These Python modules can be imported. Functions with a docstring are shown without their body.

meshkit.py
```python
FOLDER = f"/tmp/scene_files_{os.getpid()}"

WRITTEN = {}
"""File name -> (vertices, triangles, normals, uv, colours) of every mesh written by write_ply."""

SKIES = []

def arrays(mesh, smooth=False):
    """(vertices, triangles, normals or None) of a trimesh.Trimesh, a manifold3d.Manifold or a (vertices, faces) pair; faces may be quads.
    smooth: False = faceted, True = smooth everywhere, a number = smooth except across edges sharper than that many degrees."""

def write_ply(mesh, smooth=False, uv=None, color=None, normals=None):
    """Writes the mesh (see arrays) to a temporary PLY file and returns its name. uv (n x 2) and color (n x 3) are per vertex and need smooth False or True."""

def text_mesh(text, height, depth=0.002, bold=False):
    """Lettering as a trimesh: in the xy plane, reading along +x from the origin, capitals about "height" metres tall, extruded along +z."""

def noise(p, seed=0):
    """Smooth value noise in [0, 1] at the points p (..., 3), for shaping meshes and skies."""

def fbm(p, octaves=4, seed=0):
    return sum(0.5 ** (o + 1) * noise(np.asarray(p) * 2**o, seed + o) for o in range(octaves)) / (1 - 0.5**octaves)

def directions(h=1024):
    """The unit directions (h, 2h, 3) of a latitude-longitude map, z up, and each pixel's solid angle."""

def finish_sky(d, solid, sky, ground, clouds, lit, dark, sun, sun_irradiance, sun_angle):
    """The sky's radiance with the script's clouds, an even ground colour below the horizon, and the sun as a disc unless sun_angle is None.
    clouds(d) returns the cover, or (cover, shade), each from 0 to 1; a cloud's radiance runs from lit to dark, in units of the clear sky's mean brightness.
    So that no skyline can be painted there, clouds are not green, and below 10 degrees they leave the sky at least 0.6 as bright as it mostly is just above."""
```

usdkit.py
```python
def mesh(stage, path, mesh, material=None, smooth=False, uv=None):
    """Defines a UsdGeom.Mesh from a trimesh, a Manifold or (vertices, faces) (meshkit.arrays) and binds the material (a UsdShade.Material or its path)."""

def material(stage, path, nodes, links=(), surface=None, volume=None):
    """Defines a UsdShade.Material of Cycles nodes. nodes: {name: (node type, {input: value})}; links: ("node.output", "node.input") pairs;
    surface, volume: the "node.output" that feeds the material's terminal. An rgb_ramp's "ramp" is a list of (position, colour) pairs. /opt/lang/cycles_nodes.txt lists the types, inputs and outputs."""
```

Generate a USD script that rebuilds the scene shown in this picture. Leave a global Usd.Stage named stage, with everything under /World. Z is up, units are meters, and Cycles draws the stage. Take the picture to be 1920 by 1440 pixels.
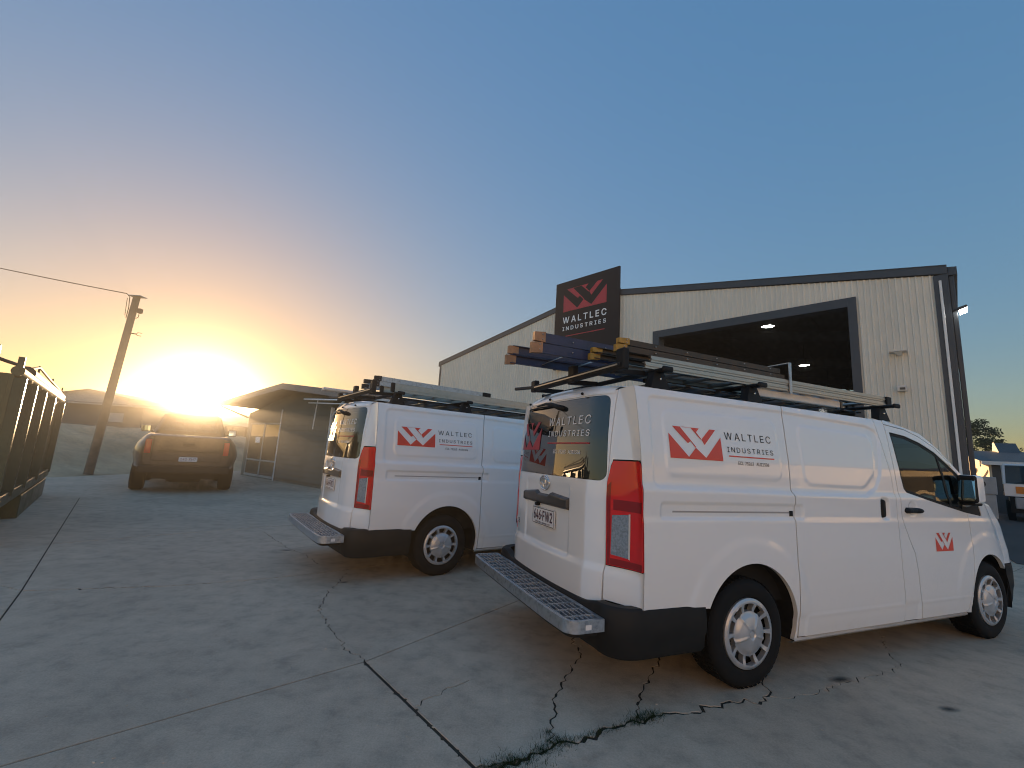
import math, random
import numpy as np, trimesh, shapely, manifold3d
from shapely.geometry import Polygon, LineString, box as sbox, Point
from shapely import affinity
from scipy.spatial import Delaunay
import usdkit, meshkit
from pxr import Usd, UsdGeom, UsdLux, UsdShade, Gf, Sdf

random.seed(7)
RNG = np.random.default_rng(7)
stage = Usd.Stage.CreateInMemory()
UsdGeom.SetStageUpAxis(stage, 'Z')
UsdGeom.SetStageMetersPerUnit(stage, 1.0)
UsdGeom.Xform.Define(stage, '/World')
UsdGeom.Scope.Define(stage, '/World/Looks')

# ------------------------------------------------------------------ camera, sky, sun, exposure
F_PX, PITCH, ROLL, EYE = 816.94, 0.16519, 0.05910, 1.4223
SUN_AZ, SUN_EL = math.radians(-35.4), math.radians(3.9)
SKY_STRENGTH, SUN_INTENSITY, EXPOSURE = 0.145, 1.25, 1.35
SKY_MID, SKY_GAMMA, SKY_SAT, SKY_WB = 0.8, 0.30, 1.22, (1.18, 0.96, 0.93)
HAZE, HAZE_G, HAZE2, HAZE_G2 = 0.00040, 0.95, 0.0010, 0.60

cam = UsdGeom.Camera.Define(stage, '/World/camera')
cp, sp, cr, sr = math.cos(PITCH), math.sin(PITCH), math.cos(ROLL), math.sin(ROLL)
fw, up0, rt0 = np.array([0, cp, sp]), np.array([0, -sp, cp]), np.array([1.0, 0, 0])
rt, up = cr * rt0 + sr * up0, -sr * rt0 + cr * up0
cam.AddTransformOp().Set(Gf.Matrix4d(*rt, 0, *up, 0, *(-fw), 0, 0, 0, EYE, 1))
cam.CreateHorizontalApertureAttr(36.0)
cam.CreateVerticalApertureAttr(27.0)
cam.CreateFocalLengthAttr(36.0 * F_PX / 1920)
cam.CreateClippingRangeAttr(Gf.Vec2f(0.05, 20000))
cam.CreateExposureAttr(EXPOSURE)

sun_dir = np.array([math.sin(SUN_AZ) * math.cos(SUN_EL), math.cos(SUN_AZ) * math.cos(SUN_EL), math.sin(SUN_EL)])
dome = UsdLux.DomeLight.Define(stage, '/World/sky')
sky_mat = usdkit.material(stage, '/World/Looks/sky', {
    'sky': ('sky_texture', {'sky_type': 'single_scattering', 'sun_disc': False, 'sun_elevation': SUN_EL, 'sun_rotation': SUN_AZ,
                            'altitude': 100.0, 'air_density': 1.0, 'aerosol_density': 0.55, 'ozone_density': 2.0}),
    'bw': ('rgb_to_bw', {}), 'dv': ('math', {'math_type': 'divide', 'value2': SKY_MID}), 'pw': ('math', {'math_type': 'power', 'value2': SKY_GAMMA - 1.0}),
    'sc': ('vector_math', {'math_type': 'scale'}), 'hs': ('hsv', {'saturation': SKY_SAT, 'value': 1.0}), 'wb': ('mix', {'mix_type': 'multiply', 'fac': 1.0, 'color2': SKY_WB}),
    'bg': ('background_shader', {'strength': SKY_STRENGTH})},
    [('sky.color', 'bw.color'), ('bw.val', 'dv.value1'), ('dv.value', 'pw.value1'), ('sky.color', 'sc.vector1'), ('pw.value', 'sc.scale'), ('sc.vector', 'hs.color'), ('hs.color', 'wb.color1'), ('wb.color', 'bg.color')], surface='bg.background')
UsdShade.MaterialBindingAPI.Apply(dome.GetPrim()).Bind(sky_mat)
sun = UsdLux.DistantLight.Define(stage, '/World/sun')
zc = sun_dir; xc = np.cross([0, 0, 1.0], zc); xc /= np.linalg.norm(xc); yc = np.cross(zc, xc)
sun.AddTransformOp().Set(Gf.Matrix4d(*xc, 0, *yc, 0, *zc, 0, 0, 0, 0, 1))
sun.CreateIntensityAttr(SUN_INTENSITY); sun.CreateAngleAttr(0.53); sun.CreateColorAttr(Gf.Vec3f(1.0, 0.66, 0.35))
sun.CreateNormalizeAttr(True)

# ------------------------------------------------------------------ prim helpers
used = {}
def numbered(parent, name):
    k = (parent, name); used[k] = used.get(k, 0) + 1
    return parent + '/' + (name if used[k] == 1 else '%s_%03d' % (name, used[k] - 1))
def path_of(p):
    return '/World' if p is None else str(p.GetPath())
def obj(name, mesh, mat, parent=None, smooth=False):
    p = numbered(path_of(parent), name)
    return usdkit.mesh(stage, p, mesh, MATS[mat], smooth).GetPrim()
def tag(p, label=None, cat=None, group=None, kind=None):
    for k, v in (('label', label), ('category', cat), ('group', group), ('kind', kind)):
        if v: p.SetCustomDataByKey(k, v)
    return p
def thing(name, label, cat, loc=(0, 0, 0), rz=0.0, group=None, kind=None, parent=None):
    x = UsdGeom.Xform.Define(stage, numbered(path_of(parent), name))
    x.AddTranslateOp().Set(Gf.Vec3d(*map(float, loc))); x.AddRotateZOp().Set(math.degrees(rz))
    return tag(x.GetPrim(), label, cat, group, kind)
def copy_thing(src, label, cat, loc, rz, group=None):
    r = thing(src.GetName().split('_0')[0], label, cat, loc, rz, group)
    r.GetReferences().AddInternalReference(src.GetPath()); r.SetInstanceable(True)
    tag(r, label, cat, group)
    return r

# ------------------------------------------------------------------ materials
MATS = {}
def simple(name, color, rough=0.5, metal=0.0, coat=0.0, spec=0.5, var=0.0, scale=8.0, bump=0.0, bscale=60.0, emit=None, rvar=0.0, detail=4.0):
    n = {'p': ('principled_bsdf', {'base_color': color, 'roughness': rough, 'metallic': metal, 'coat_weight': coat, 'coat_roughness': 0.04, 'specular_ior_level': spec})}
    l = []
    if emit:
        n['p'][1]['emission_color'] = color; n['p'][1]['emission_strength'] = emit
    if var or bump or rvar:
        n['g'] = ('texture_coordinate', {})
    if var or rvar:
        n['n'] = ('noise_texture', {'scale': scale, 'detail': detail, 'roughness': 0.6})
        l.append(('g.object', 'n.vector'))
    if var:
        lo = [max(0, c * (1 - var)) for c in color]; hi = [min(1, c * (1 + var)) for c in color]
        n['r'] = ('rgb_ramp', {'ramp': [(0.3, lo), (0.7, hi)]})
        l += [('n.fac', 'r.fac'), ('r.color', 'p.base_color')]
    if rvar:
        n['mr'] = ('map_range', {'from_min': 0.3, 'from_max': 0.7, 'to_min': max(0, rough - rvar), 'to_max': min(1, rough + rvar)})
        l += [('n.fac', 'mr.value'), ('mr.result', 'p.roughness')]
    if bump:
        n['bn'] = ('noise_texture', {'scale': bscale, 'detail': 4.0}); n['b'] = ('bump', {'strength': bump, 'distance': 0.01})
        l += [('g.object', 'bn.vector'), ('bn.fac', 'b.height'), ('b.normal', 'p.normal')]
    MATS[name] = usdkit.material(stage, '/World/Looks/' + name, n, l, surface='p.BSDF')
def pane(name, tint, ior=1.5, rough=0.0, body=None, body_fac=0.0):
    n = {'t': ('transparent_bsdf', {'color': tint}), 'g': ('glossy_bsdf', {'color': (1, 1, 1), 'roughness': rough}), 'f': ('fresnel', {'IOR': ior}), 'm': ('mix_closure', {})}
    l = [('f.fac', 'm.fac'), ('g.BSDF', 'm.closure2')]
    if body is not None:
        n['d'] = ('diffuse_bsdf', {'color': body}); n['m2'] = ('mix_closure', {'fac': body_fac})
        l += [('t.BSDF', 'm2.closure1'), ('d.BSDF', 'm2.closure2'), ('m2.closure', 'm.closure1')]
    else:
        l.append(('t.BSDF', 'm.closure1'))
    MATS[name] = usdkit.material(stage, '/World/Looks/' + name, n, l, surface='m.closure')

MATS['van_white'] = usdkit.material(stage, '/World/Looks/van_white', {
    'g': ('texture_coordinate', {}), 'x': ('separate_xyz', {}), 'n': ('noise_texture', {'scale': 3.5, 'detail': 6.0, 'roughness': 0.65}), 'n2': ('noise_texture', {'scale': 60.0, 'detail': 3.0}),
    'h': ('map_range', {'from_min': 0.95, 'from_max': 0.25, 'to_min': 0.0, 'to_max': 0.55, 'clamp': True}), 'm': ('math', {'math_type': 'multiply'}), 'm2': ('math', {'math_type': 'multiply', 'use_clamp': True}),
    'c': ('mix', {'color1': (0.80, 0.80, 0.785), 'color2': (0.36, 0.30, 0.23)}), 'r': ('map_range', {'from_min': 0.0, 'from_max': 0.3, 'to_min': 0.24, 'to_max': 0.6, 'clamp': True}), 'cw': ('map_range', {'from_min': 0.0, 'from_max': 0.3, 'to_min': 0.9, 'to_max': 0.3, 'clamp': True}),
    'p': ('principled_bsdf', {'coat_roughness': 0.03})},
    [('g.object', 'x.vector'), ('g.object', 'n.vector'), ('g.object', 'n2.vector'), ('x.z', 'h.value'), ('h.result', 'm.value1'), ('n.fac', 'm.value2'), ('m.value', 'm2.value1'), ('n2.fac', 'm2.value2'),
     ('m2.value', 'c.fac'), ('c.color', 'p.base_color'), ('m2.value', 'r.value'), ('r.result', 'p.roughness'), ('m2.value', 'cw.value'), ('cw.result', 'p.coat_weight')], surface='p.BSDF')
simple('black_plastic', (0.008, 0.008, 0.008), 0.6, spec=0.3, var=0.25, scale=6, bump=0.1, bscale=250)
simple('black_gloss', (0.010, 0.010, 0.011), 0.12, coat=0.5)
simple('gap_black', (0.006, 0.006, 0.006), 0.9)
simple('garnish', (0.045, 0.038, 0.033), 0.38, coat=0.2)
simple('rubber', (0.006, 0.006, 0.006), 0.8, spec=0.25, var=0.25, scale=12, bump=0.15, bscale=120)
simple('chrome', (0.75, 0.76, 0.78), 0.08, metal=1.0)
simple('hub_silver', (0.46, 0.47, 0.48), 0.34, metal=0.55, coat=0.2, var=0.08, scale=14)
simple('steel_dark', (0.03, 0.03, 0.032), 0.5, metal=0.6)
simple('lens_red', (0.62, 0.010, 0.012), 0.12, coat=0.8)
simple('lens_dark_red', (0.24, 0.004, 0.006), 0.14, coat=0.8)
simple('lens_clear', (0.34, 0.36, 0.38), 0.14, metal=0.6, coat=1.0, var=0.35, scale=70)
simple('plate_white', (0.74, 0.73, 0.72), 0.4)
simple('plate_maroon', (0.07, 0.012, 0.03), 0.5)
simple('decal_red', (0.66, 0.060, 0.030), 0.35, coat=0.3)
simple('decal_black', (0.012, 0.012, 0.014), 0.4)
simple('decal_white', (0.82, 0.83, 0.84), 0.4)
simple('sign_navy', (0.005, 0.008, 0.015), 0.6, spec=0.2, var=0.1, scale=2)
simple('sign_red', (0.44, 0.022, 0.035), 0.45)
simple('seat_cloth', (0.035, 0.036, 0.040), 0.9)
simple('galvanised', (0.40, 0.43, 0.46), 0.38, metal=0.8, var=0.18, scale=30, rvar=0.08)
simple('aluminium', (0.42, 0.39, 0.35), 0.34, metal=0.85, var=0.03, scale=3, rvar=0.05)
simple('slot_grey', (0.34, 0.33, 0.32), 0.5)
simple('fibre_blue', (0.030, 0.034, 0.075), 0.42, var=0.2, scale=9, rvar=0.1)
simple('fibre_brown', (0.050, 0.033, 0.017), 0.5, var=0.35, scale=9, rvar=0.1)
simple('rubber_orange', (0.36, 0.19, 0.095), 0.65, var=0.2, scale=18)
simple('rubber_yellow', (0.42, 0.24, 0.035), 0.6, var=0.2, scale=18)
simple('pvc', (0.62, 0.58, 0.52), 0.45, var=0.05)
simple('dark_trim', (0.042, 0.050, 0.060), 0.45, var=0.1, scale=3, rvar=0.06)
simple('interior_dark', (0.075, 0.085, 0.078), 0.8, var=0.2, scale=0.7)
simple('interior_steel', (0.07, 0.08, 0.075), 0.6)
simple('lamp_glow', (1.0, 0.98, 0.92), 0.5, emit=8.0)
simple('flood_glow', (1.0, 0.97, 0.90), 0.5, emit=7.0)
simple('timber_pole', (0.11, 0.090, 0.068), 0.85, var=0.35, scale=5, bump=0.5, bscale=25)
simple('cable_black', (0.02, 0.02, 0.02), 0.6)
simple('bin_green', (0.050, 0.062, 0.032), 0.42, var=0.35, scale=2.2, rvar=0.12, bump=0.12, bscale=12)
simple('bin_tarp', (0.05, 0.045, 0.035), 0.7, var=0.3, scale=5)
simple('ute_black', (0.012, 0.012, 0.014), 0.22, coat=0.8, rvar=0.05)
simple('office_wall', (0.115, 0.120, 0.095), 0.7, var=0.10, scale=1.5)
simple('office_roof', (0.10, 0.095, 0.085), 0.55, var=0.12, scale=2)
simple('door_paint', (0.30, 0.30, 0.27), 0.5, var=0.05)
simple('white_paint', (0.70, 0.70, 0.68), 0.45, var=0.05)
simple('far_wall', (0.30, 0.30, 0.29), 0.7, var=0.1, scale=0.5)
simple('far_wall_dark', (0.10, 0.095, 0.09), 0.7, var=0.15, scale=0.5)
simple('far_roof', (0.16, 0.15, 0.14), 0.5, var=0.1, scale=0.5)
simple('shed_cream', (0.66, 0.56, 0.42), 0.6, var=0.12, scale=1.2)
simple('shed_grey', (0.055, 0.058, 0.062), 0.6, var=0.15, scale=1.5)
simple('box_grey', (0.33, 0.34, 0.35), 0.5, var=0.1, scale=3)
simple('truck_white', (0.62, 0.66, 0.70), 0.3, coat=0.4)
simple('orange_sign', (0.65, 0.20, 0.02), 0.45)
simple('bark', (0.08, 0.06, 0.045), 0.9, var=0.3, scale=4)
pane('glass_rear', (0.10, 0.105, 0.10), 2.1, body=(0.012, 0.013, 0.013), body_fac=0.55)
pane('glass_side', (0.78, 0.84, 0.78), 1.5)
pane('glass_front', (0.70, 0.75, 0.70), 1.5)
pane('glass_ute', (0.62, 0.66, 0.60), 1.5)
simple('mirror_glass', (0.55, 0.70, 0.72), 0.02, metal=1.0)

def leaf_mat(name, c1, c2, trans=0.35):
    MATS[name] = usdkit.material(stage, '/World/Looks/' + name, {
        'g': ('geometry', {}), 'r': ('rgb_ramp', {'ramp': [(0.0, c1), (1.0, c2)]}), 'd': ('principled_bsdf', {'roughness': 0.6, 'specular_ior_level': 0.3}),
        't': ('translucent_bsdf', {}), 'm': ('mix_closure', {'fac': trans})},
        [('g.random_per_island', 'r.fac'), ('r.color', 'd.base_color'), ('r.color', 't.color'), ('d.BSDF', 'm.closure1'), ('t.BSDF', 'm.closure2')], surface='m.closure')
MATS['stain'] = usdkit.material(stage, '/World/Looks/stain', {
    'g': ('texture_coordinate', {}), 'q': ('gradient_texture', {'gradient_type': 'quadratic_sphere'}), 'n': ('noise_texture', {'scale': 7.0, 'detail': 6.0, 'roughness': 0.7}), 'm': ('math', {'math_type': 'multiply'}),
    'r': ('map_range', {'from_min': 0.06, 'from_max': 0.45, 'to_min': 0.0, 'to_max': 0.85, 'clamp': True}), 'p': ('principled_bsdf', {'base_color': (0.022, 0.018, 0.014), 'roughness': 0.55})},
    [('g.object', 'q.vector'), ('g.object', 'n.vector'), ('q.fac', 'm.value1'), ('n.fac', 'm.value2'), ('m.value', 'r.value'), ('r.result', 'p.alpha')], surface='p.BSDF')
leaf_mat('leaf', (0.020, 0.040, 0.012), (0.060, 0.090, 0.028))
leaf_mat('grass', (0.030, 0.050, 0.012), (0.110, 0.130, 0.045))
leaf_mat('dry_grass', (0.16, 0.12, 0.07), (0.34, 0.27, 0.16), 0.2)

def concrete(name, base, agg=0.5, patch=0.22, rough=0.82, bump=0.35):
    b = np.array(base)
    n = {'g': ('geometry', {}),
         'n1': ('noise_texture', {'scale': 0.55, 'detail': 6.0, 'roughness': 0.62}), 'n2': ('noise_texture', {'scale': 5.5, 'detail': 5.0, 'roughness': 0.7}),
         'n3': ('noise_texture', {'scale': 90.0, 'detail': 4.0, 'roughness': 0.75}), 'v': ('voronoi_texture', {'scale': 75.0}), 'n4': ('noise_texture', {'scale': 17.0, 'detail': 3.0}),
         'r1': ('rgb_ramp', {'ramp': [(0.32, b * (1 - patch)), (0.5, b), (0.70, b * (1 + patch))]}),
         'r2': ('rgb_ramp', {'ramp': [(0.30, (0.74,) * 3), (0.5, (1.0,) * 3), (0.72, (1.16,) * 3)]}),
         'r3': ('rgb_ramp', {'ramp': [(0.28, (1 - agg,) * 3), (0.5, (1.0,) * 3), (0.74, (1 + agg,) * 3)]}),
         'rv': ('rgb_ramp', {'ramp': [(0.0, (1.9,) * 3), (0.035, (1.0,) * 3)]}), 
         'rd': ('rgb_ramp', {'ramp': [(0.25, (0.35,) * 3), (0.31, (1.0,) * 3)]}),
         'm1': ('mix', {'mix_type': 'multiply', 'fac': 1.0}), 'm2': ('mix', {'mix_type': 'multiply', 'fac': 1.0}), 'm3': ('mix', {'mix_type': 'multiply', 'fac': min(1.0, agg * 1.4)}),
         'm4': ('mix', {'mix_type': 'multiply', 'fac': min(1.0, agg * 1.2)}),
         'a': ('math', {'math_type': 'multiply_add', 'value2': 0.6}), 'b': ('bump', {'strength': bump, 'distance': 0.004}),
         'mr': ('map_range', {'from_min': 0.3, 'from_max': 0.7, 'to_min': rough - 0.12, 'to_max': rough + 0.1}),
         'p': ('principled_bsdf', {'specular_ior_level': 0.35})}
    l = [('g.position', x + '.vector') for x in ('n1', 'n2', 'n3', 'v', 'n4')]
    l += [('n1.fac', 'r1.fac'), ('n2.fac', 'r2.fac'), ('n3.fac', 'r3.fac'), ('v.distance', 'rv.fac'), ('n4.fac', 'rd.fac'), ('r1.color', 'm1.color1'), ('r2.color', 'm1.color2'), ('m1.color', 'm2.color1'),
          ('r3.color', 'm2.color2'), ('m2.color', 'm3.color1'), ('rv.color', 'm3.color2'), ('m3.color', 'm4.color1'), ('rd.color', 'm4.color2'), ('m4.color', 'p.base_color'), ('n3.fac', 'a.value1'), ('n2.fac', 'a.value3'),
          ('a.value', 'b.height'), ('b.normal', 'p.normal'), ('n2.fac', 'mr.value'), ('mr.result', 'p.roughness')]
    MATS[name] = usdkit.material(stage, '/World/Looks/' + name, n, l, surface='p.BSDF')
concrete('concrete_smooth', (0.52, 0.42, 0.315), agg=0.18, patch=0.16, bump=0.12)
concrete('concrete_coarse', (0.46, 0.36, 0.255), agg=0.8, patch=0.16, bump=0.7)
concrete('concrete_mid', (0.225, 0.165, 0.112), agg=0.8, patch=0.22, bump=0.55)
concrete('asphalt', (0.055, 0.056, 0.058), agg=0.4, patch=0.15, bump=0.3)
concrete('soil', (0.045, 0.038, 0.028), agg=0.4, patch=0.3, rough=0.9)
concrete('dry_earth', (0.36, 0.26, 0.155), agg=0.4, patch=0.30, rough=0.9, bump=0.6)

def cladding_mat(name, base):
    b = np.array(base)
    n = {'g': ('geometry', {}), 'mp': ('mapping', {'scale': (0.5, 0.5, 0.2)}), 'n1': ('noise_texture', {'scale': 1.6, 'detail': 5.0}), 'n2': ('noise_texture', {'scale': 14.0, 'detail': 3.0}),
         'r1': ('rgb_ramp', {'ramp': [(0.3, b * 0.94), (0.7, b * 1.04)]}), 'r2': ('rgb_ramp', {'ramp': [(0.25, (0.96,) * 3), (0.6, (1.0,) * 3)]}),
         'oi': ('object_info', {}), 'ro': ('rgb_ramp', {'ramp': [(0.0, (0.955,) * 3), (1.0, (1.03,) * 3)]}),
         'm': ('mix', {'mix_type': 'multiply', 'fac': 1.0}), 'm2': ('mix', {'mix_type': 'multiply', 'fac': 1.0}), 'p': ('principled_bsdf', {'roughness': 0.45, 'specular_ior_level': 0.4})}
    l = [('g.position', 'mp.vector'), ('mp.vector', 'n1.vector'), ('mp.vector', 'n2.vector'), ('n1.fac', 'r1.fac'), ('n2.fac', 'r2.fac'), ('r1.color', 'm.color1'), ('r2.color', 'm.color2'),
         ('oi.random', 'ro.fac'), ('m.color', 'm2.color1'), ('ro.color', 'm2.color2'), ('m2.color', 'p.base_color')]
    MATS[name] = usdkit.material(stage, '/World/Looks/' + name, n, l, surface='p.BSDF')
cladding_mat('cladding', (0.76, 0.71, 0.60))

# ------------------------------------------------------------------ mesh helpers
cat = trimesh.util.concatenate
def tm(v, f):
    f = np.asarray(f, int)
    if f.ndim == 2 and f.shape[1] == 4:
        f = np.vstack([f[:, [0, 1, 2]], f[:, [0, 2, 3]]])
    return trimesh.Trimesh(np.asarray(v, float), f, process=False)
def bx(x0, x1, y0, y1, z0, z1, c=0.0):
    """A box with chamfered edges."""
    lo, hi = np.minimum([x0, y0, z0], [x1, y1, z1]), np.maximum([x0, y0, z0], [x1, y1, z1])
    if c <= 0:
        m = trimesh.creation.box(extents=hi - lo); m.apply_translation((lo + hi) / 2); return m
    c = min(c, 0.45 * min(hi - lo)); pts = []
    for k in range(3):
        a = [(lo[i], hi[i]) if i == k else (lo[i] + c, hi[i] - c) for i in range(3)]
        pts += [(x, y, z) for x in a[0] for y in a[1] for z in a[2]]
    return hull(pts)
def hull(pts):
    m = trimesh.convex.convex_hull(np.asarray(pts, float)); return trimesh.Trimesh(m.vertices, m.faces, process=False)
def rbox(x0, x1, y0, y1, z0, z1, r, seg=12):
    sp_ = manifold3d.Manifold.sphere(r, seg); ms = []
    for x in (x0 + r, x1 - r):
        for y in (y0 + r, y1 - r):
            for z in (z0 + r, z1 - r):
                ms.append(sp_.translate((x, y, z)))
    mm = manifold3d.Manifold.batch_hull(ms).to_mesh()
    return trimesh.Trimesh(mm.vert_properties[:, :3], mm.tri_verts, process=False)
def tube(pts, r, sides=8, cap=True):
    p = np.asarray(pts, float); r = np.broadcast_to(np.asarray(r, float), (len(p),))
    t = np.gradient(p, axis=0); t /= np.linalg.norm(t, axis=1, keepdims=True) + 1e-12
    ref = np.where(np.abs(t[:, 2:]) < 0.9, [0, 0, 1.0], [1.0, 0, 0])
    a = np.cross(t, ref); a /= np.linalg.norm(a, axis=1, keepdims=True) + 1e-12
    for i in range(1, len(p)):
        if a[i] @ a[i - 1] < 0: a[i] = -a[i]
    b = np.cross(t, a); ang = np.arange(sides) * 2 * np.pi / sides
    v = p[:, None] + r[:, None, None] * (np.cos(ang)[None, :, None] * a[:, None] + np.sin(ang)[None, :, None] * b[:, None])
    i, j = np.meshgrid(np.arange(len(p) - 1), np.arange(sides), indexing='ij')
    q = np.stack([i * sides + j, i * sides + (j + 1) % sides, (i + 1) * sides + (j + 1) % sides, (i + 1) * sides + j], -1).reshape(-1, 4)
    v = v.reshape(-1, 3); f = np.vstack([q[:, [0, 1, 2]], q[:, [0, 2, 3]]])
    if cap:
        n0 = len(v); v = np.vstack([v, p[0], p[-1]]); k = np.arange(sides); k2 = (k + 1) % sides; o = (len(p) - 1) * sides
        f = np.vstack([f, np.stack([np.full(sides, n0), k2, k], 1), np.stack([np.full(sides, n0 + 1), o + k, o + k2], 1)])
    return fix(tm(v, f))
def fix(m):
    try:
        if m.is_watertight and m.volume < 0: m.invert()
    except Exception: pass
    return m
def bar(a, b, w, h, up_=(0, 0, 1), c=0.0):
    """A rectangular bar from a to b, w across, h along up_."""
    a, b = np.asarray(a, float), np.asarray(b, float); t = b - a; L = np.linalg.norm(t); t /= L
    s = np.cross(t, up_); s /= np.linalg.norm(s); u = np.cross(s, t)
    m = bx(0, L, -w / 2, w / 2, -h / 2, h / 2, c)
    M = np.eye(4); M[:3, 0], M[:3, 1], M[:3, 2], M[:3, 3] = t, -s, u, a
    m.apply_transform(M); return m
def prism(poly, a, b, axis='y'):
    """Extrudes a polygon: axis y takes (x, z), axis x takes (y, z), axis z takes (x, y)."""
    out = []
    for g in getattr(poly, 'geoms', [poly]):
        if g.area < 1e-7: continue
        m = trimesh.creation.extrude_polygon(g, b - a, engine='earcut'); v = m.vertices.copy(); w = v[:, 2] + a
        if axis == 'y': n = np.stack([v[:, 0], w, v[:, 1]], 1)
        elif axis == 'x': n = np.stack([w, v[:, 0], v[:, 1]], 1)
        else: n = np.stack([v[:, 0], v[:, 1], w], 1)
        k = trimesh.Trimesh(n, m.faces, process=False)
        if axis == 'y': k.invert()
        out.append(k)
    return cat(out)
def lathe(prof, seg=48, axis='y'):
    """prof: (radius, along) pairs."""
    p = np.asarray(prof, float); a = np.arange(seg) * 2 * np.pi / seg
    r, w = p[:, 0], p[:, 1]
    c, s = np.cos(a), np.sin(a)
    X, Z, Wd = r[:, None] * c, r[:, None] * s, np.broadcast_to(w[:, None], (len(p), seg))
    v = np.stack([X, Wd, Z] if axis == 'y' else ([X, Z, Wd] if axis == 'z' else [Wd, X, Z]), -1).reshape(-1, 3)
    i, j = np.meshgrid(np.arange(len(p) - 1), np.arange(seg), indexing='ij')
    q = np.stack([i * seg + j, i * seg + (j + 1) % seg, (i + 1) * seg + (j + 1) % seg, (i + 1) * seg + j], -1).reshape(-1, 4)
    return fix(tm(v, q))
def ring_pts(ring, h):
    c = np.asarray(ring.coords)[:-1]; out = []
    for a, b in zip(c, np.roll(c, -1, 0)):
        n = max(1, int(math.ceil(np.linalg.norm(b - a) / h)))
        out += [a + (b - a) * k / n for k in range(n)]
    return np.array(out)
def tri2d(poly, h, hb=None):
    poly = shapely.geometry.polygon.orient(poly); hb = hb or h
    rings = [ring_pts(poly.exterior, hb)] + [ring_pts(r, hb) for r in poly.interiors]
    x0, y0, x1, y1 = poly.bounds; dy = h * 0.866
    ys = np.arange(y0 + dy * 0.5, y1, dy); pts = []
    for k, y in enumerate(ys):
        xs = np.arange(x0 + (0.25 if k % 2 else 0.75) * h, x1, h); pts.append(np.stack([xs, np.full(len(xs), y)], 1))
    P = np.vstack(pts) if pts else np.zeros((0, 2))
    inner = poly.buffer(-0.5 * min(h, hb)); shapely.prepare(inner)
    P = P[shapely.contains_xy(inner, P[:, 0], P[:, 1])] if len(P) else P
    allp = np.vstack(rings + [P]); d = Delaunay(allp); c = allp[d.simplices].mean(1); shapely.prepare(poly)
    f = d.simplices[shapely.contains_xy(poly, c[:, 0], c[:, 1])]
    a, b, cc = allp[f[:, 0]], allp[f[:, 1]], allp[f[:, 2]]
    ar = (b[:, 0] - a[:, 0]) * (cc[:, 1] - a[:, 1]) - (b[:, 1] - a[:, 1]) * (cc[:, 0] - a[:, 0])
    f = f[np.abs(ar) > 1e-10]; ar = ar[np.abs(ar) > 1e-10]
    f[ar < 0] = f[ar < 0][:, ::-1]
    return allp, f, rings
def rounded(pts, r):
    p = Polygon(pts) if not isinstance(pts, Polygon) else pts
    return p.buffer(-r, quad_segs=6).buffer(2 * r, quad_segs=6).buffer(-r, quad_segs=6)
def panel(poly, mapf, h, flange=0.025, hb=None, lift=0.0):
    """A polygon on a curved skin: mapf(u, v, w) -> points, w outward; a turned-in flange closes its edges."""
    p, f, rings = tri2d(poly, h, hb)
    ms = [tm(mapf(p[:, 0], p[:, 1], np.full(len(p), lift)), f)]
    if flange:
        for r in rings:
            n = len(r); top = mapf(r[:, 0], r[:, 1], np.full(n, lift)); bot = mapf(r[:, 0], r[:, 1], np.full(n, lift - flange))
            k = np.arange(n); k2 = (k + 1) % n
            ms.append(tm(np.vstack([top, bot]), np.stack([k2, k, k + n, k2 + n], 1)))
    return cat(ms)
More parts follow.
